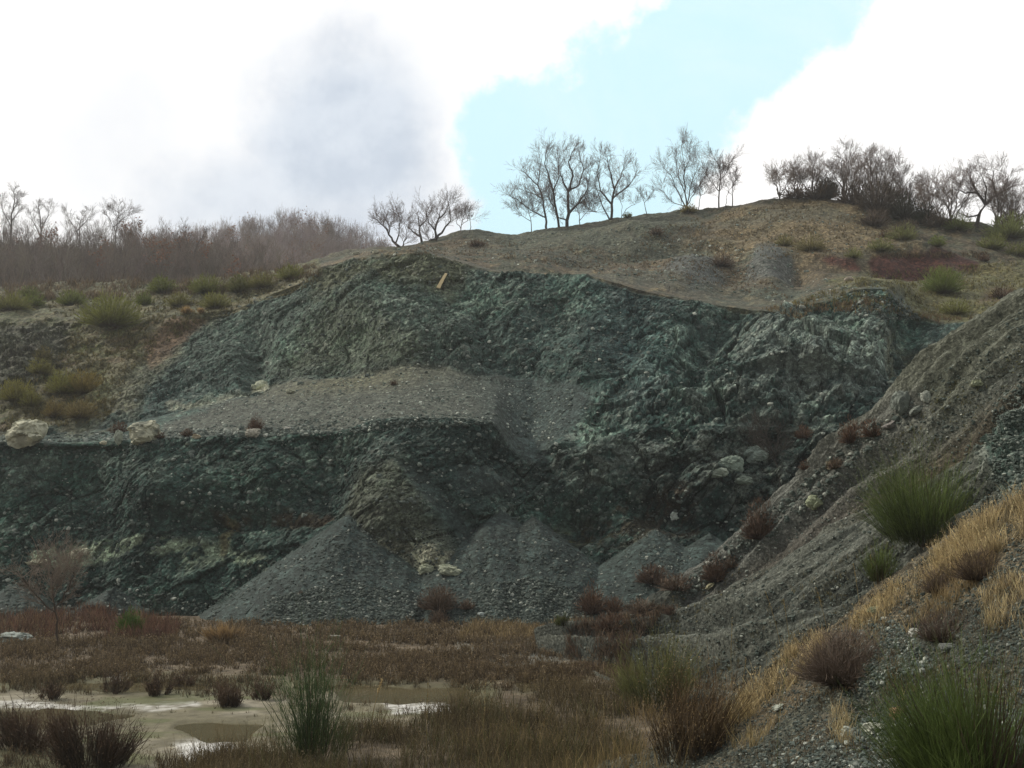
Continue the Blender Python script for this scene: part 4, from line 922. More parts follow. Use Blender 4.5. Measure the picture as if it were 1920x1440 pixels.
# floor
bush('broom_bush', 243, 1192, 50, 44, (.04, .06, .015), (.085, .16, .022), 'small bright green round broom on the quarry floor', 'bush', 1600, None, None, mode='dome')
bush('broom_bush', 1056, 1172, 44, 26, (.07, .08, .03), (.13, .15, .045), 'green tuft at the foot of the scree among yellow grass', 'bush', 500, None, None, mode='upright')
bush('grass_clump', 425, 1205, 130, 52, (.22, .15, .08), (.36, .25, .12), 'tall straw grass clump at the foot of the big scree fan', 'grass clump', 1500, None, None, mode='grass', mat=M_straw, part='blades')
for (x, y, ww, hh, lab, nn) in [
    (425, 1324, 76, 50, 'dark brown weed clump standing on the pale mud left of the tall green broom', 900),
    (92, 1312, 46, 34, 'dark weed clump at the far edge of the left pond', 400),
    (296, 1304, 54, 42, 'brown weed clump at the pond edge above the pale mud', 500),
    (490, 1312, 40, 38, 'brown weed clump between the dark mud clump and the tall green broom', 400),
    (45, 1406, 110, 60, 'dark weed clump in front of the pond at the left photo edge', 1500),
    (175, 1440, 140, 90, 'widest dark weed clump in front of the pond near the lower left corner', 2600),
    (345, 1290, 50, 30, 'low brown weed clump behind the pond edge clump', 350),
    (210, 1300, 60, 34, 'reddish weed clump in the shallow water at the left', 400)]:
    big = 1.55 if y > 1390 else 1.25; bush('weed_clump', x, y, ww*big, hh*big, (.05, .04, .028), (.12, .075, .05), lab, 'weed', nn, 'dark weed clumps by the pond', None, mode='upright', mat=M_twig, part='stalks', leaf=((.13, .085, .05), nn//2))
bush('broom_bush', 588, 1430, 130, 285, (.026, .045, .016), (.062, .110, .034), 'tall dark green upright broom in front of the pond', 'bush', 700, None, ('ground',), mode='upright', wmul=.75)
bush('broom_bush', 590, 1430, 190, 150, (.04, .05, .018), (.075, .105, .035), 'lower spreading green broom shoots around the base of the tall dark green one', 'bush', 700, None, ('ground',), mode='upright', wmul=.7)
bush('broom_bush', 1235, 1330, 210, 185, (.07, .075, .03), (.185, .19, .065), 'olive and yellow green broom behind the big dry brown weed', 'bush', 1900, None, None, mode='upright', wmul=.8)
bush('weed_clump', 1282, 1428, 230, 220, (.05, .036, .024), (.165, .11, .055), 'big dry brown weed with leafy stalks in the middle of the foreground', 'weed', 1500, None, None, mode='upright', mat=M_twig, part='stalks', wmul=.9, leaf=((.24, .165, .075), 2600))
bush('broom_bush', 1738, 1022, 250, 225, (.04, .055, .018), (.150, .205, .052), 'large green broom bush on the straw covered bank at the right', 'bush', 3800, None, None, mode='broom', wmul=.62)
bush('broom_bush', 1650, 1090, 80, 80, (.05, .06, .02), (.11, .15, .04), 'smaller green broom below and left of the large one on the right bank', 'bush', 800, None, None, mode='upright', wmul=.7)
bush('broom_bush', 1845, 1510, 400, 330, (.028, .040, .012), (.130, .180, .048), 'nearest green broom bush in the lower right corner', 'bush', 6000, None, MD, mode='broom', wmul=.6)
bush('cushion_bush', 1578, 1282, 160, 100, (.05, .035, .025), (.25, .19, .15), 'grey brown dome shaped bush on the near gravel bank', 'bush', 4200, None, None, mode='dome', mat=M_twig, wmul=.55, part='twigs')
bush('bush', 1832, 1085, 95, 56, (.05, .035, .025), (.16, .115, .08), 'dark purple brown shrub below the large broom at the right', 'bush', 1300, None, MD, mat=M_twig, wmul=.6, part='twigs')
bush('bush', 1765, 1200, 110, 56, (.06, .04, .03), (.16, .115, .09), 'sparse purple brown shrub on the near gravel right of the white stone', 'bush', 1100, None, MD, mat=M_twig, wmul=.55, part='twigs')
bush('bush', 1760, 1110, 80, 50, (.08, .06, .045), (.20, .155, .12), 'greyish shrub between the straw and the dark purple shrub', 'bush', 700, None, MD, mat=M_twig, wmul=.55, part='twigs')

# single stalks
def stalk(u, v, hpx, label, lean=.1, col=(.30, .24, .11), plume=False, only=None, cat='stalk', w_=1.0, group='dry stalks on the right bank'):
    base = spot(u, v, only); px = base[1]/F*1.03; H = hpx*px; r_ = px*.7*w_
    n = 7; t = np.linspace(0, 1, n)[:, None]; c = np.concatenate([lean*H*t**1.5, .03*H*np.sin(t*5), H*t], 1)
    g_ = Geo(); g_.prisms(c[:-1], c[1:], np.linspace(r_, r_*.6, n-1), np.linspace(r_*.9, r_*.4, n-1), np.asarray(col), 5)
    root = empty('reed_stalk' if plume else 'dry_stalk', base); g_.build('stem', M_straw, root)
    h_ = Geo(); k = 90 if plume else 40; z0 = rng.uniform(.72 if plume else .55, 1.02, k); a = rng.uniform(0, 6.28, k)
    Pp = np.stack([np.interp(z0, t[:, 0], c[:, 0]), np.interp(z0, t[:, 0], c[:, 1]), z0*H], 1); D = np.stack([np.cos(a)+lean*2, np.sin(a), 1.2+0*a], 1)
    h_.blades(Pp, D, (4.5 if plume else 3.2)*px*w_, 1.3*px*w_, np.asarray(col)*1.1, np.asarray(col)*1.5); h_.build('seed_head', M_straw, root)
    tag(root, label, cat, group if not plume else None)
stalk(696, 1362, 78, 'single pale reed with a drooping plume beside the tall dark green broom', .22, (.42, .33, .18), True, ('ground',), 'reed')
for i, (x, y, h, le, lab) in enumerate([
    (1640, 1100, 55, -.1, 'short tan stalk leaning left beside the smaller broom on the right bank'), (1612, 1135, 72, -.12, 'dry stalk rising above the bank lip between the small broom and the straw'),
    (1552, 1190, 84, -.22, 'tall bent dry stalk with a pale tip at the left end of the straw'), (1464, 1216, 100, -.25, 'tall leaning yellow stalk in front of the debris slope'),
    (1480, 1200, 70, -.12, 'shorter yellow stalk right behind the tall leaning one'), (1372, 1290, 120, .03, 'thin upright tan stalk behind the big brown weed'),
    (1394, 1300, 60, .1, 'short tan stalk right of the thin upright one'), (1722, 1020, 60, .05, 'dry yellow stalk in front of the large green broom'),
    (1832, 1080, 85, .06, 'forked looking yellow stalk over the dark purple shrub'), (1458, 1445, 190, .12, 'tall greenish curved stalk at the bottom edge beside the gravel'),
    (1135, 1440, 120, -.02, 'thin tan stalk at the bottom edge left of the big brown weed'), (905, 1420, 130, .04, 'thin straw stalk in the middle of the bottom brush'),
    (798, 1440, 150, .02, 'thin green tinted stalk right of the pale reed at the bottom edge')]):
    stalk(x, y, h, lab, le, (.12, .14, .045) if 'green' in lab and 'greenish' in lab else (.30, .235, .11), only=None, w_=.8)

# ------------------------------------------------------------------ ground vegetation nobody could count
def field(name, label, cat, polys, mat):
    g_ = Geo()
    for (pts, n, hh, ww, c0, c1, per, lean, only, leafc) in polys:
        Pp = scatter(pts, n, only)
        if not len(Pp): continue
        lump = fbm(Pp*.7, 3, 200); keepm = rng.random(len(Pp)) < (np.clip(.6+fbm(Pp*1.6, 3, 207)*3.2, .06, 1) if name == 'dry_grass' else np.clip(.75+lump*1.6, .05, 1)); Pp = Pp[keepm]; lump = lump[keepm]
        k = len(Pp); B = np.repeat(Pp, per, 0)+rng.normal(size=(k*per, 3))*np.array([.10, .10, 0])*max(hh, .25)*1.2
        Bz = np.repeat(Pp[:, 2], per); B[:, 2] = Bz-.03
        D = rng.normal(size=(k*per, 3))*.28+np.array([lean, 0, 1.]); H = hh*np.repeat(rng.uniform(.6, 1.15, k)*(1+.5*lump), per)*rng.uniform(.5, 1.1, k*per)
        px = B[:, 1]/F; wd = np.maximum(px*1.0, .003)*ww*rng.uniform(.6, 1.4, k*per)
        tint = np.repeat(rng.uniform(.6, 1.4, (k, 1)), per, 0)*rng.uniform(.6, 1.5, (k*per, 1))
        mixc = np.repeat((rng.random((k, 1)) < .25), per, 0)*.5
        cc0 = np.asarray(c0)*tint; cc1 = lerp(np.asarray(c1), np.array([.26, .19, .09]), mixc)*tint
        g_.blades(B, D, H, wd, cc0, cc1, .05)
        if leafc is not None:
            sel = rng.random(k*per) < .8; Dn = D/np.linalg.norm(D, axis=1, keepdims=True); q_ = (B+Dn*(H*rng.uniform(.45, 1.0, k*per))[:, None])[sel]
            g_.blades(q_, rng.normal(size=q_.shape)+np.array([0, 0, .6]), wd[sel]*2.6, wd[sel]*1.5, lerp(cc0, np.asarray(leafc)*tint, .6)[sel], (np.asarray(leafc)*tint)[sel])
    o = g_.build(name, mat); tag(o, label, cat, kind='stuff'); return o
WB0, WB1, WL = (.060, .047, .030), (.145, .104, .062), (.20, .15, .085)
GO = ('ground',)
field('scrub', 'low rust brown herbs and dry stems covering the wet quarry floor', 'scrub', [
    ([(0, 1160), (180, 1162), (400, 1166), (860, 1168), (1100, 1170), (1150, 1190), (1200, 1260), (1050, 1300), (700, 1285), (450, 1262), (0, 1285)], 13500, .42, 1.0, WB0, WB1, 6, 0, GO, WL),
    ([(0, 1130), (180, 1150), (330, 1180), (330, 1200), (0, 1200)], 1500, .8, 1.0, (.07, .04, .03), (.16, .085, .055), 6, 0, GO, None),
    ([(150, 1140), (340, 1170), (330, 1200), (180, 1190)], 500, .8, 1.0, (.07, .04, .03), (.16, .08, .05), 7, 0, None, None),
    ([(860, 1160), (1090, 1155), (1150, 1200), (860, 1205)], 900, .55, .8, (.20, .15, .08), (.32, .24, .12), 6, 0, GO, None),
    ([(880, 1200), (1150, 1200), (1160, 1250), (900, 1245)], 900, .35, .8, (.13, .105, .08), (.23, .185, .14), 7, 0, GO, None),
    ([(0, 1270), (350, 1262), (520, 1290), (480, 1310), (0, 1300)], 700, .35, .9, (.06, .05, .03), (.12, .09, .05), 6, 0, GO, None),
    ([(0, 1262), (700, 1278), (900, 1290), (900, 1300), (600, 1296), (300, 1296), (0, 1290)], 900, .40, .9, (.05, .045, .025), (.13, .10, .055), 6, 0, GO, WL),
    ([(1070, 1175), (1190, 1150), (1240, 1130), (1250, 1150), (1160, 1240), (1060, 1230)], 600, .5, .8, (.10, .07, .05), (.19, .13, .09), 7, 0, None, None)], M_leaf)
field('scrub', 'tall dry brown weeds and straw filling the bottom of the view in front of the pond', 'scrub', [
    ([(850, 1335), (1000, 1290), (1180, 1290), (1200, 1420), (1160, 1540), (280, 1540), (330, 1450), (470, 1400), (700, 1365)], 7000, .75, .8, (.045, .038, .022), (.150, .115, .060), 7, 0, GO, (.20, .155, .085)),
    ([(500, 1380), (900, 1350), (1180, 1330), (1200, 1540), (420, 1540)], 1500, .85, .8, (.04, .045, .018), (.105, .115, .04), 5, 0, GO, None),
    ([(300, 1440), (480, 1420), (520, 1540), (230, 1540)], 700, .5, .8, (.045, .036, .024), (.12, .085, .05), 7, 0, GO, (.16, .11, .06)),
    ([(0, 1420), (240, 1420), (480, 1425), (500, 1540), (-40, 1540)], 900, .4, .8, (.045, .036, .024), (.12, .085, .05), 7, 0, GO, (.16, .11, .06)),
    ([(0, 1300), (500, 1300), (640, 1330), (480, 1420), (200, 1440), (0, 1400)], 130, .16, .7, (.05, .05, .025), (.13, .11, .06), 6, 0, GO, None),
    ([(500, 1300), (880, 1320), (860, 1350), (600, 1345)], 260, .3, .8, (.05, .04, .025), (.13, .09, .055), 6, 0, GO, None),
    ([(900, 1380), (1200, 1320), (1320, 1400), (1200, 1540), (700, 1540)], 1000, .7, .65, (.16, .115, .05), (.33, .245, .11), 5, .05, None, None),
    ([(560, 1440), (760, 1400), (1100, 1420), (1060, 1540), (520, 1540)], 500, .7, .6, (.05, .06, .02), (.11, .13, .04), 5, 0, GO, None),
    ([(1060, 1220), (1180, 1210), (1200, 1300), (1080, 1300)], 500, .5, .8, (.07, .05, .035), (.15, .10, .065), 6, 0, None, None)], M_leaf)
SG0, SG1 = (.20, .155, .08), (.68, .55, .31)
field('dry_grass', 'golden dry grass along the top of the near bank at the right', 'grass', [
    ([(1580, 1190), (1640, 1130), (1760, 1040), (1880, 960), (2000, 900), (2000, 990), (1860, 1040), (1740, 1110), (1640, 1180)], 2000, .34, 1.1, SG0, SG1, 6, 0, None, (.5, .38, .2)),
    ([(1380, 1330), (1450, 1250), (1530, 1190), (1560, 1230), (1490, 1290), (1420, 1350)], 900, .42, 1.1, SG0, SG1, 6, 0, None, (.5, .38, .2)),
    ([(1300, 1380), (1400, 1290), (1420, 1400), (1330, 1420)], 260, .42, 1.1, SG0, (.42, .33, .15), 6, 0, MD, None),
    ([(1830, 1090), (2000, 1080), (2000, 1210), (1860, 1200)], 420, .24, 1.0, SG0, SG1, 6, 0, MD, None),
    ([(1560, 1400), (1700, 1280), (1900, 1200), (1920, 1330), (1640, 1430)], 130, .16, .9, SG0, (.38, .28, .13), 6, 0, MD, None),
    ([(1480, 1340), (1560, 1300), (1700, 1290), (1720, 1240), (1540, 1230), (1470, 1300)], 200, .14, .9, (.12, .09, .045), (.34, .24, .12), 6, 0, MD, None),
    ([(1480, 1250), (1640, 1170), (1920, 1080), (1920, 1320), (1700, 1300), (1500, 1340)], 1500, .13, .8, (.06, .045, .03), (.19, .14, .085), 6, 0, MD, None),
    ([(1330, 1440), (1500, 1370), (1700, 1400), (1700, 1440)], 300, .12, .8, (.05, .04, .03), (.17, .12, .07), 6, 0, MD, None),
    ([(1400, 1340), (1600, 1190), (1700, 1120), (1860, 1040), (1900, 1100), (1700, 1190), (1560, 1240), (1420, 1400)], 900, .20, .9, SG0, (.42, .31, .16), 6, 0, MD, None),
    ([(1560, 1340), (1590, 1320), (1600, 1400), (1570, 1400)], 60, .25, .9, SG0, SG1, 7, 0, MD, None)], M_straw)
field('dry_grass', 'sparse dry grass and moss on the debris slope', 'grass', [
    ([(1300, 1280), (1500, 1080), (1700, 1000), (1620, 1120), (1450, 1260), (1350, 1320)], 420, .22, .6, (.12, .11, .045), (.26, .21, .10), 6, 0, SL, None),
    ([(1640, 860), (1800, 700), (1920, 640), (1920, 720), (1760, 860), (1640, 960)], 900, .10, .9, (.10, .10, .04), (.19, .175, .075), 6, 0, SL, None),
    ([(1120, 1190), (1300, 1090), (1400, 1060), (1260, 1230), (1140, 1250)], 350, .12, .9, (.14, .12, .05), (.24, .20, .10), 6, 0, SL, None)], M_straw)
field('hill_grass', 'short tan and rusty grass growing on the plateau and hill above the quarry', 'grass', [
    ([(1340, 395), (1540, 370), (1650, 390), (1720, 440), (1700, 480), (1400, 490), (1200, 470), (1200, 440)], 3000, .35, .9, (.11, .09, .05), (.21, .165, .095), 5, 0, QT, None),
    ([(650, 480), (900, 450), (1200, 480), (1400, 490), (1480, 560), (1200, 520), (900, 480)], 1500, .30, .9, (.12, .085, .055), (.165, .135, .08), 5, 0, QT, None),
    ([(1480, 570), (1640, 510), (1920, 490), (1920, 600), (1740, 600)], 2200, .35, .9, (.12, .11, .04), (.19, .17, .065), 5, 0, QT, None),
    ([(1630, 478), (1850, 474), (1850, 484), (1630, 486)], 350, .5, .9, (.08, .055, .035), (.14, .10, .05), 5, 0, QT, None),
    ([(1430, 580), (1520, 560), (1560, 565), (1500, 600)], 250, .35, .9, (.18, .13, .07), (.26, .2, .11), 5, 0, QT, None),
    ([(1480, 585), (1740, 590), (1850, 596), (1760, 606), (1700, 592), (1640, 560)], 300, .5, .9, (.13, .09, .055), (.22, .16, .09), 5, 0, QT, None)], M_leaf)
field('hill_grass', 'mixed olive grass and low brush on the slope left of the quarry face', 'grass', [
    ([(0, 560), (600, 510), (590, 540), (400, 590), (250, 690), (200, 790), (0, 812), (0, 740), (120, 660), (140, 600)], 4500, .4, 1.0, (.08, .07, .035), (.165, .15, .06), 6, 0, QT, None),
    ([(0, 530), (600, 500), (600, 520), (420, 550), (0, 570)], 1500, .9, .9, (.09, .065, .04), (.17, .12, .075), 6, 0, QT, None)], M_leaf)

# ------------------------------------------------------------------ bare trees
def grow(segs, p, d, L, r, depth, maxd, kids=3, wig=.22, up=.12, spread=.7, minr=.012):
    n = 4 if depth < 2 else 3; step = L/n; pts = [p]
    for k in range(n):
        d = d+np.array([rnd.gauss(0, wig), rnd.gauss(0, wig), rnd.gauss(0, wig)+up]); d = d/np.linalg.norm(d)
        q_ = p+d*step; r1 = max(r*(1-.55*(k+1)/n), minr); r0 = max(r*(1-.55*k/n), minr)
        segs.append((p, q_, r0, r1, depth)); p = q_; pts.append(p)
        if depth < maxd and (k > 0 or depth > 0):
            for _ in range(1 if rnd.random() < .75 else 2):
                a = rnd.uniform(0, 6.28); s_ = np.cross(d, [math.cos(a), math.sin(a), .3]); s_ /= np.linalg.norm(s_)+1e-9
                dd = d*(1-spread*.45)+s_*spread*rnd.uniform(.6, 1.1); dd /= np.linalg.norm(dd)
                grow(segs, p, dd, L*rnd.uniform(.42, .68), r1*.6, depth+1, maxd, kids, wig, up, spread, minr)
    if depth < maxd:
        grow(segs, p, d, L*.6, r1*.85, depth+1, maxd, kids, wig, up, spread, minr)
def tree_obj(name, base, segs, label, cat='tree', group=None, split=2, cb=(.075, .06, .055), ct=(.15, .115, .10), leaves=None, leafcol=(.20, .09, .045), leafsz=.10):
    root = empty(name, base); tr = [s_ for s_ in segs if s_[4] < split]; cr = [s_ for s_ in segs if s_[4] >= split]
    for nm_, ss_, cc_, sd in (('trunk', tr, cb, 6), ('crown', cr, ct, 3)):
        if not ss_: continue
        g_ = Geo(); P0 = np.array([s_[0] for s_ in ss_])-base; P1 = np.array([s_[1] for s_ in ss_])-base
        g_.prisms(P0, P1+(P1-P0)*.04, np.array([s_[2] for s_ in ss_]), np.array([s_[3] for s_ in ss_]), np.asarray(cc_), sd)
        if nm_ == 'crown' and leaves:
            idx = rng.integers(0, len(P1), leaves); g_.blades(P1[idx]+rng.normal(size=(leaves, 3))*.12, rng.normal(size=(leaves, 3)), leafsz*rng.uniform(.6, 1.5, leaves), leafsz*.8, leafcol, leafcol)
        g_.build(nm_, M_bark, root)
    tag(root, label, cat, group); return root
def traced(name, bu, bv, limbs, label, r0=.19, cat='tree', group='bare trees on the skyline', dens=1.7, twl=1.15, split=1, yoff=0, minr=.010, maxd=2, leaves=None, ct=(.22, .175, .165), cb=(.075, .06, .055), leafcol=(.2, .09, .045), base=None):
    """limbs: list of (start radius share, [(u,v)...]) read off the photo, then given depth and grown out with twigs"""
    base = spot(bu, bv, QT) if base is None else base; Yb = base[1]; segs = []; px = Yb/F
    b0 = unproj(bu, bv, Yb); off = base-b0
    for li, (sh, pts) in enumerate(limbs):
        Q_ = [unproj(x, y, Yb)+off for x, y in pts]; ydrift = 0; sgn = rnd.choice([-1, 1]); L_ = []
        for k, q_ in enumerate(Q_):
            if k or li: ydrift += sgn*rnd.uniform(.1, .6)*(1 if k else 0)
            L_.append(q_+np.array([0, ydrift, 0]))
        L_[0][2] -= .3 if li == 0 else 0
        if li:
            al = [s_[k_] for s_ in segs if s_[4] == 0 for k_ in (0, 1)]; nr = min(al, key=lambda a_: (a_[0]-L_[0][0])**2+(a_[2]-L_[0][2])**2)
            L_ = [q_+np.array([0, nr[1]-L_[0][1], 0]) for q_ in L_]; L_[0] = nr.copy()
        # smooth and jitter
        fine = []
        for k in range(len(L_)-1):
            for s_ in range(3):
                t = s_/3; q_ = L_[k]*(1-t)+L_[k+1]*t
                if s_: q_ = q_+np.array([rnd.gauss(0, .06), rnd.gauss(0, .06), rnd.gauss(0, .05)])
                fine.append(q_)
        fine.append(L_[-1]); n = len(fine)-1; rr = [max(r0*sh*(1-.8*k/n), .03) for k in range(n+1)]
        for k in range(n): segs.append((fine[k], fine[k+1], rr[k], rr[k+1], 0))
        for k in range(1, n+1):
            if (fine[k]-base)[2] < 1.6 and sh > .5: continue
            d = fine[k]-fine[k-1]; d = d/np.linalg.norm(d); cnt = int(dens)+(rnd.random() < dens % 1)
            for _ in range(cnt+(2 if k == n else 0)):
                a = rnd.uniform(0, 6.28); s_ = np.array([math.cos(a), math.sin(a)*.8, .25]); dd = d*.55+s_*.8; dd /= np.linalg.norm(dd)
                grow(segs, fine[k], dd, rnd.uniform(.6, 1.5)*twl, min(rr[k]*.5, .03), 1, maxd+1, wig=.11, up=.06, spread=.62, minr=minr)
    return tree_obj(name, base, segs, label, cat, group, split, cb=cb, ct=ct, leaves=leaves, leafcol=leafcol)
def z2(pts): return [(600+x/2.6667, 240+y/2.6667) for x, y in pts]
def z3(pts): return [(1200+x/2.6667, 240+y/2.6667) for x, y in pts]
traced('oak_tree', 1026, 424, [(1, z2([(1135, 495), (1130, 430), (1115, 330), (1090, 260), (1040, 205), (1005, 175)])), (.5, z2([(1130, 430), (1060, 400), (1000, 360), (950, 335)])), (.5, z2([(1115, 330), (1060, 300), (985, 275)])), (.5, z2([(1090, 260), (1100, 190), (1112, 115)]))],
       'slim bare oak leaning left, first of the big skyline trio', .17)
traced('oak_tree', 1048, 424, [(1, z2([(1195, 485), (1178, 400), (1165, 330), (1145, 270), (1120, 200), (1130, 140)])), (.6, z2([(1165, 330), (1195, 250), (1190, 170), (1205, 125)])), (.4, z2([(1178, 400), (1150, 380), (1130, 300)]))],
       'bare oak with twin trunks in the middle of the big skyline trio', .18)
traced('oak_tree', 1063, 424, [(1.1, z2([(1235, 485), (1240, 390), (1240, 320), (1215, 270), (1195, 220)])), (.7, z2([(1240, 320), (1262, 250), (1240, 180), (1270, 115)])), (.6, z2([(1240, 320), (1295, 280), (1320, 200), (1300, 105)])), (.7, z2([(1238, 440), (1290, 380), (1335, 310), (1350, 210)])), (.45, z2([(1290, 380), (1320, 370), (1345, 290)])), (.5, z2([(1236, 470), (1190, 440), (1140, 330)]))],
       'largest bare oak with the thickest trunk in the big skyline trio', .24, dens=1.9)
traced('oak_tree', 1145, 410, [(1, z2([(1455, 455), (1458, 380), (1470, 310), (1450, 240), (1430, 160)])), (.6, z2([(1470, 310), (1505, 240), (1525, 170)])), (.6, z2([(1465, 350), (1540, 290), (1580, 225)])), (.6, z2([(1458, 380), (1400, 320), (1380, 230), (1400, 150)])), (.6, z2([(1440, 460), (1410, 390), (1370, 290)]))],
       'broad bare oak just right of the big skyline trio', .21, dens=1.9)
traced('bare_tree', 1000, 434, [(1, z2([(1060, 520), (1055, 470), (1040, 420), (1050, 375)])), (.7, z2([(1055, 470), (1010, 440), (985, 410)])), (.6, z2([(1040, 430), (1090, 400), (1100, 360)]))], 'low thin sapling under the left side of the big skyline trio', .07, dens=2.5, cb=(.14, .11, .10), ct=(.2, .16, .14))
traced('bare_tree', 1092, 424, [(1, z2([(1300, 475), (1295, 430), (1280, 400)])), (.7, z2([(1300, 470), (1340, 420), (1350, 380)])), (.7, z2([(1400, 470), (1385, 430), (1340, 420)]))], 'low brushy sapling between the trio and the broad bare oak', .07, dens=3, cb=(.14, .11, .10), ct=(.2, .16, .14))
traced('bare_tree', 1172, 408, [(1, z2([(1500, 450), (1530, 410), (1570, 390)])), (.7, z2([(1500, 450), (1510, 400), (1500, 370)]))], 'tiny brushy sapling at the right foot of the broad bare oak', .06, dens=3, cb=(.14, .11, .10), ct=(.2, .16, .14))
traced('bare_tree', 1212, 402, [(1, z2([(1635, 425), (1620, 380), (1600, 340)])), (.6, z2([(1620, 385), (1645, 350)]))], 'small crooked sapling alone between two tree groups on the skyline', .06, dens=1.5, twl=.7)
traced('bare_tree', 1286, 393, [(1, z3([(235, 410), (222, 330), (218, 230), (200, 110)])), (.8, z3([(215, 410), (190, 330), (150, 250), (110, 215)])), (.8, z3([(235, 380), (255, 280), (290, 180)])), (.6, z3([(222, 330), (185, 250), (170, 170)])), (.6, z3([(240, 400), (270, 330), (320, 240)])), (.5, z3([(205, 400), (170, 370), (105, 300)])), (.5, z3([(218, 230), (240, 170), (238, 105)]))],
       'tall slender many stemmed tree standing above the yellow tuft', .12, dens=1.9)
traced('bare_tree', 1308, 392, [(1, z3([(290, 400), (300, 340), (290, 300)])), (.7, z3([(300, 350), (325, 320)]))], 'small brown leaved sapling right of the tall slender tree', .06, dens=3, leaves=160)
traced('bare_tree', 1349, 389, [(1, z3([(395, 405), (395, 320), (400, 240), (390, 200), (360, 160)])), (.6, z3([(398, 280), (430, 230), (440, 190)])), (.6, z3([(395, 320), (360, 270), (335, 225)])), (.4, z3([(400, 240), (415, 210)]))], 'thin straight tree against the white cloud with an open crown', .11, dens=2.2)
traced('bare_tree', 1374, 386, [(1, z3([(462, 390), (465, 330), (470, 260), (455, 195)])), (.6, z3([(468, 280), (488, 240), (490, 200)]))], 'thin whip like tree right of the thin straight one', .08, dens=1.5, twl=.8)
traced('bare_tree', 1364, 388, [(1, z3([(430, 395), (428, 350), (440, 320)]))], 'short sapling between the two thin trees', .05, dens=2, leaves=50)
traced('oak_tree', 752, 461, [(1, z2([(415, 595), (375, 570), (340, 520), (310, 470), (280, 440)])), (.6, z2([(375, 570), (395, 500), (400, 440)])), (.5, z2([(340, 520), (345, 470), (325, 440)])), (.5, z2([(415, 590), (430, 540), (420, 470)]))], 'bare oak leaning strongly left on the crest by the distant wood', .16, dens=1.8)
traced('oak_tree', 791, 455, [(1, z2([(510, 575), (498, 520), (495, 450)])), (.8, z2([(500, 545), (465, 520), (430, 480)])), (.6, z2([(498, 500), (530, 460), (545, 420)]))], 'stubby dark oak with thick broken limbs on the crest', .2, dens=1.6, twl=.8)
traced('oak_tree', 817, 451, [(1, z2([(580, 560), (575, 510), (590, 450), (600, 400)])), (.8, z2([(580, 550), (620, 510), (655, 470), (645, 380)])), (.6, z2([(577, 520), (545, 480), (535, 420)])), (.6, z2([(590, 450), (620, 420), (640, 375)])), (.5, z2([(575, 560), (545, 560), (530, 530)]))], 'gnarled round crowned oak in the middle of the left skyline group', .2, dens=1.9)
traced('bare_tree', 863, 437, [(1, z2([(700, 530), (705, 480), (720, 410)])), (.6, z2([(703, 500), (680, 460), (690, 430)])), (.5, z2([(705, 480), (740, 450)]))], 'pale sapling right of the gnarled oak on the crest', .09, dens=2.4, cb=(.14, .11, .1))
traced('bare_tree', 882, 436, [(1, z2([(750, 520), (752, 480), (750, 440)]))], 'small stick like sapling at the end of the left skyline group', .06, dens=1.2, twl=.5)
# right hill scrub
def scrubtree(u, v, wpx, hpx, label, leaves=0, cat='tree', dark=1.0, name='scrub_tree', stems=4, group='scrub trees on the right hill', lc=(.2, .10, .05), only=QT, yadd=0, mat=None, twl=1.0):
    base = spot(u, v, only)
    if yadd:
        b2_ = drop(base+np.array([0, yadd, 0]), 'quarry_terrain'); base = b2_ if b2_ is not None else base
    limbs = []
    for k in range(stems):
        f_ = (k+.5)/stems*2-1+rnd.uniform(-.2, .2); x1 = u+f_*wpx*.45
        hgt = hpx*(1-.35*f_*f_)*rnd.uniform(.78, .98)
        limbs.append((.9 if k else 1, [(u+rnd.uniform(-2, 2), v), (u+f_*wpx*.14+rnd.uniform(-3, 3), v-hgt*.35), (u+f_*wpx*.32+rnd.uniform(-4, 4), v-hgt*.68), (x1, v-hgt)]))
    return traced(name, u, v, limbs, label, .11, cat, group, 2.6, twl, 1, leaves=leaves, base=base, ct=tuple(np.array((.21, .165, .14))*dark), cb=tuple(np.array((.10, .08, .07))*dark), leafcol=lc)
for (x, y, ww, hh, lab, lf, dk, st_) in [
    (1462, 372, 60, 50, 'thin leaning scrub tree at the left end of the hilltop scrub', 260, 1.2, 4), (1496, 370, 46, 58, 'rusty leaved scrub tree second from the left of the hilltop scrub', 260, 1.1, 4),
    (1525, 370, 60, 70, 'grey scrub tree behind the dense dark shrub', 150, 1.1, 5), (1585, 376, 66, 92, 'tall bare scrub tree right of the dense dark shrub', 120, 1.0, 5),
    (1610, 384, 50, 84, 'upright grey scrub tree near the middle of the hilltop scrub', 120, 1.1, 4), (1640, 392, 80, 106, 'tallest feathery scrub tree in the hilltop scrub', 260, 1.1, 6),
    (1672, 400, 60, 90, 'broad brown scrub tree right of the tallest one', 200, 1.0, 5), (1700, 410, 60, 70, 'low scrub tree at the right end of the hilltop scrub', 200, 1.0, 5),
    (1745, 420, 60, 84, 'pale twiggy tree left of the wide spreading oak', 260, 1.3, 5), (1785, 420, 70, 96, 'hazy grey tree directly behind the left limbs of the wide oak', 200, 1.4, 5),
    (1905, 440, 60, 90, 'rusty leaved tree at the right photo edge beside the wide oak', 320, 1.0, 5), (1870, 425, 60, 84, 'brown leaved tree behind the right limbs of the wide oak', 300, 1.2, 5)]:
    scrubtree(x, y, ww, hh, lab, lf, dark=dk, stems=st_)
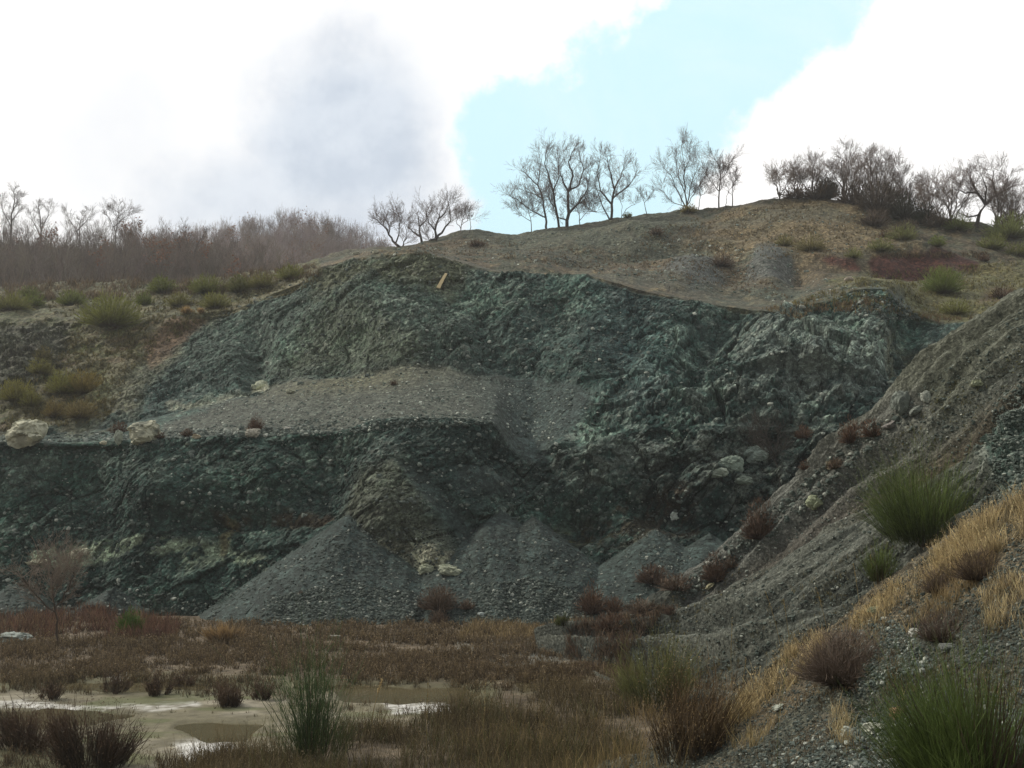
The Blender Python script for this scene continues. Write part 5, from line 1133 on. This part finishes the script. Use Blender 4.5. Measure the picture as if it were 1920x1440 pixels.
traced('oak_tree', 1829, 424, [(1.2, z3([(1678, 488), (1700, 430), (1735, 375)])), (.8, z3([(1735, 375), (1800, 320), (1850, 290), (1895, 265)])), (.8, z3([(1735, 375), (1690, 320), (1650, 270), (1640, 240)])), (.6, z3([(1690, 320), (1620, 330), (1580, 310)])), (.6, z3([(1735, 375), (1740, 300), (1700, 230)])), (.6, z3([(1800, 320), (1790, 240), (1810, 175)])), (.5, z3([(1700, 430), (1650, 440), (1620, 420)])), (.5, z3([(1850, 290), (1870, 220)]))],
       'wide spreading gnarled oak with a curved trunk on the right hill', .24, dens=1.9, leaves=500, group='scrub trees on the right hill')
def shrub(u, v, wpx, hpx, label, c0, c1, n, group='dense shrubs on the right hill'):
    bush('shrub', u, v, wpx, hpx, c0, c1, label, 'shrub', n, group, QT, mat=M_twig, part='twigs')
for (x, y, ww, hh, lab, c1, n) in [
    (1550, 366, 48, 46, 'dense dark brown round shrub in the hilltop scrub', (.10, .075, .05), 1500), (1530, 374, 60, 30, 'low brown shrub at the foot of the dense dark one', (.13, .09, .06), 600),
    (1600, 384, 70, 46, 'brown shrub right of the dense dark one', (.12, .085, .06), 900), (1645, 400, 90, 60, 'widest brown shrub mass under the tallest scrub tree', (.12, .09, .065), 1400),
    (1690, 412, 80, 50, 'dark green brown shrub right of the widest mass', (.09, .085, .05), 1100), (1730, 420, 60, 44, 'dark evergreen looking shrub where the scrub slopes down', (.065, .075, .04), 1000),
    (1760, 425, 60, 34, 'low brown shrub left of the wide oak', (.12, .09, .06), 600), (1640, 425, 60, 34, 'brown thicket on the hillside below the scrub', (.13, .095, .07), 600), (1700, 436, 44, 26, 'small brown shrub low on the hillside under the scrub', (.13, .10, .07), 400),
    (1895, 430, 60, 40, 'brown shrub between the wide oak and the photo edge', (.13, .09, .06), 700), (1490, 372, 60, 22, 'low rust shrub at the left start of the hilltop scrub', (.16, .10, .06), 500)]:
    shrub(x, y, ww, hh, lab, tuple(np.array(c1)*.6), c1, n)
# saplings
traced('bare_sapling', 110, 1208, [(1, [(110, 1208), (115, 1170), (120, 1135), (122, 1105)]), (.6, [(118, 1150), (95, 1115), (80, 1080)]), (.6, [(119, 1140), (150, 1100), (162, 1070)]), (.5, [(121, 1120), (112, 1085), (108, 1060)]), (.5, [(121, 1120), (134, 1085), (140, 1062)])],
       'bare pale brown sapling with a fan shaped crown on the quarry floor', .055, 'sapling', None, 2.2, .75, minr=.006, base=spot(110, 1208, GO), cb=(.09, .07, .055), ct=(.24, .195, .155))
sb = spot(1460, 912, QT)
traced('bare_sapling', 1460, 912, [(1, [(1460, 912), (1459, 885), (1457, 855), (1448, 825), (1440, 800)]), (.6, [(1458, 865), (1466, 840), (1470, 812)]), (.5, [(1457, 855), (1438, 838), (1425, 815)])],
       'dark bare sapling growing from the rock face near the slope edge', .05, 'sapling', None, 1.4, .7, minr=.01, base=sb+np.array([0, -.3, 0]), cb=(.04, .035, .03), ct=(.07, .06, .05))
# left wood: trees one can tell apart
fg = 'bare trees standing out of the left wood'
for (bu, bv, limbs, lab, r0_, dn) in [
    (18, 495, [(1, [(18, 495), (19, 440), (18, 400), (22, 372), (20, 350)]), (.5, [(19, 420), (5, 395), (2, 375)]), (.5, [(19, 400), (30, 380), (36, 368)]), (.5, [(18, 410), (35, 395)])], 'tall dark trunked tree at the left photo edge above the wood', .2, 2.2),
    (213, 510, [(1, [(213, 510), (214, 460), (216, 420), (218, 385)]), (.5, [(215, 430), (204, 408), (198, 395)]), (.5, [(216, 425), (232, 405), (245, 396)]), (.4, [(216, 410), (208, 392)]), (.4, [(216, 412), (230, 390)])], 'slender tree with a small fan crown rising above the left wood', .15, 2.4),
    (357, 525, [(1, [(357, 525), (352, 505), (350, 490)]), (.7, [(350, 490), (335, 465), (328, 440)]), (.7, [(352, 500), (364, 478), (368, 455), (380, 435)]), (.5, [(350, 490), (352, 455), (345, 430)])], 'short forked tree with a dark trunk in front of the left wood', .2, 2.8),
    (75, 470, [(1, [(75, 470), (76, 430), (72, 400), (68, 380)]), (.6, [(76, 430), (92, 405), (98, 388)]), (.6, [(76, 440), (58, 412), (52, 395)])], 'round topped tree right of the tallest left edge tree', .16, 2.8),
    (148, 470, [(1, [(148, 470), (148, 430), (152, 405)]), (.6, [(148, 440), (132, 415), (128, 400)]), (.6, [(148, 435), (165, 415), (172, 402)])], 'dark crowned tree midway between the two tall left trees', .15, 2.8)]:
    traced('bare_tree', bu, bv, limbs, lab, r0_, 'tree', fg, dn, 1.0, base=spot(bu, bv), cb=(.07, .055, .048), ct=(.14, .11, .095))
# the rest of the wood, which reads as one mass
def wood(name, label, hillname, pts, n, hgt, seed, tone, leafshare=.12, extra=0):
    tmpl = []
    for k in range(6):
        segs = []; rnd.seed(seed+k)
        for s_ in range(rnd.choice([1, 1, 2])):
            grow(segs, np.array([rnd.uniform(-.3, .3), rnd.uniform(-.3, .3), -.3]), np.array([rnd.uniform(-.2, .2), rnd.uniform(-.2, .2), 1.]), hgt*.55, .10, 0, 3, wig=.13, up=.14, spread=.65, minr=.014)
        tmpl.append((np.array([s_[0] for s_ in segs]), np.array([s_[1] for s_ in segs]), np.array([s_[2] for s_ in segs]), np.array([s_[3] for s_ in segs])))
    Pp = scatter(pts, n, (hillname,)); g_ = Geo()
    for i, q_ in enumerate(Pp):
        a0, a1, r0_, r1_ = tmpl[i % 6]; th = rng.uniform(0, 6.28); c_, s_ = math.cos(th), math.sin(th); sc_ = rng.uniform(.7, 1.15)
        M = np.array([[c_, -s_, 0], [s_, c_, 0], [0, 0, 1]])*sc_; tc_ = np.asarray(tone)*rng.uniform(.7, 1.3)*np.array([1, rng.uniform(.92, 1.05), rng.uniform(.9, 1.1)])
        g_.prisms(a0@M.T+q_, a1@M.T+q_, r0_*sc_, r1_*sc_, tc_, 3)
        if rng.random() < leafshare:
            k = 130; idx = rng.integers(0, len(a1), k); g_.blades(a1[idx]@M.T+q_+rng.normal(size=(k, 3))*.3, rng.normal(size=(k, 3)), .35, .3, (.26, .12, .06), (.26, .12, .06))
    if extra:
        B = scatter(pts, extra, (hillname,)); per = 7; k = len(B)
        BB = np.repeat(B, per, 0)+rng.normal(size=(k*per, 3))*np.array([.8, .8, 0]); D = rng.normal(size=(k*per, 3))*.35+np.array([0, 0, 1.])
        tn = np.repeat(rng.uniform(.6, 1.3, (k, 1)), per, 0); cm = np.where(np.repeat(rng.random((k, 1)) < .25, per, 0), np.array([[.21, .145, .10]]), np.asarray([tone])*1.1)*tn
        g_.blades(BB, D, rng.uniform(1.2, 3.2, k*per), .09, cm*.7, cm)
    o = g_.build(name, M_bark); tag(o, label, 'wood', kind='stuff')
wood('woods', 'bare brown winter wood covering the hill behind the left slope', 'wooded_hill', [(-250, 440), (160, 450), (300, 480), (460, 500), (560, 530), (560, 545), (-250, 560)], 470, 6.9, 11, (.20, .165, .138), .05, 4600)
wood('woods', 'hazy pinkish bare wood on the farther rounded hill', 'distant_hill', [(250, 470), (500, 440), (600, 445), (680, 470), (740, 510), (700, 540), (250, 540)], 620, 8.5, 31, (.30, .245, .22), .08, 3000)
rnd.seed(99)

# ------------------------------------------------------------------ air
hx = bpy.data.meshes.new('haze'); x0, x1, y0, y1, z0, z1 = -915, 925, -300, 1975, -70, 130
zlo = float(min(ground.bound_box[0][2], hillA.bound_box[0][2], hillB.bound_box[0][2], quarry.bound_box[0][2]))-1
Vb = [(x, y, z_) for x in (x0-20, x1+20) for y in (y0-20, y1+20) for z_ in (zlo, z1)]
hx.from_pydata(Vb, [], [(0, 1, 3, 2), (4, 6, 7, 5), (0, 4, 5, 1), (2, 3, 7, 6), (0, 2, 6, 4), (1, 5, 7, 3)])
mh = bpy.data.materials.new('haze'); mh.use_nodes = True; mh.node_tree.nodes.clear(); q = NB(mh.node_tree)
pv = q.n('ShaderNodeVolumePrincipled'); pv.inputs['Color'].default_value = (.93, .94, .95, 1); pv.inputs['Density'].default_value = .00040; pv.inputs['Anisotropy'].default_value = .3
oo = q.n('ShaderNodeOutputMaterial'); q.link(pv.outputs[0], oo.inputs['Volume']); hx.materials.append(mh)
ho = bpy.data.objects.new('haze', hx); C.objects.link(ho); tag(ho, 'thin pale haze in the air over the quarry', 'haze', kind='stuff')
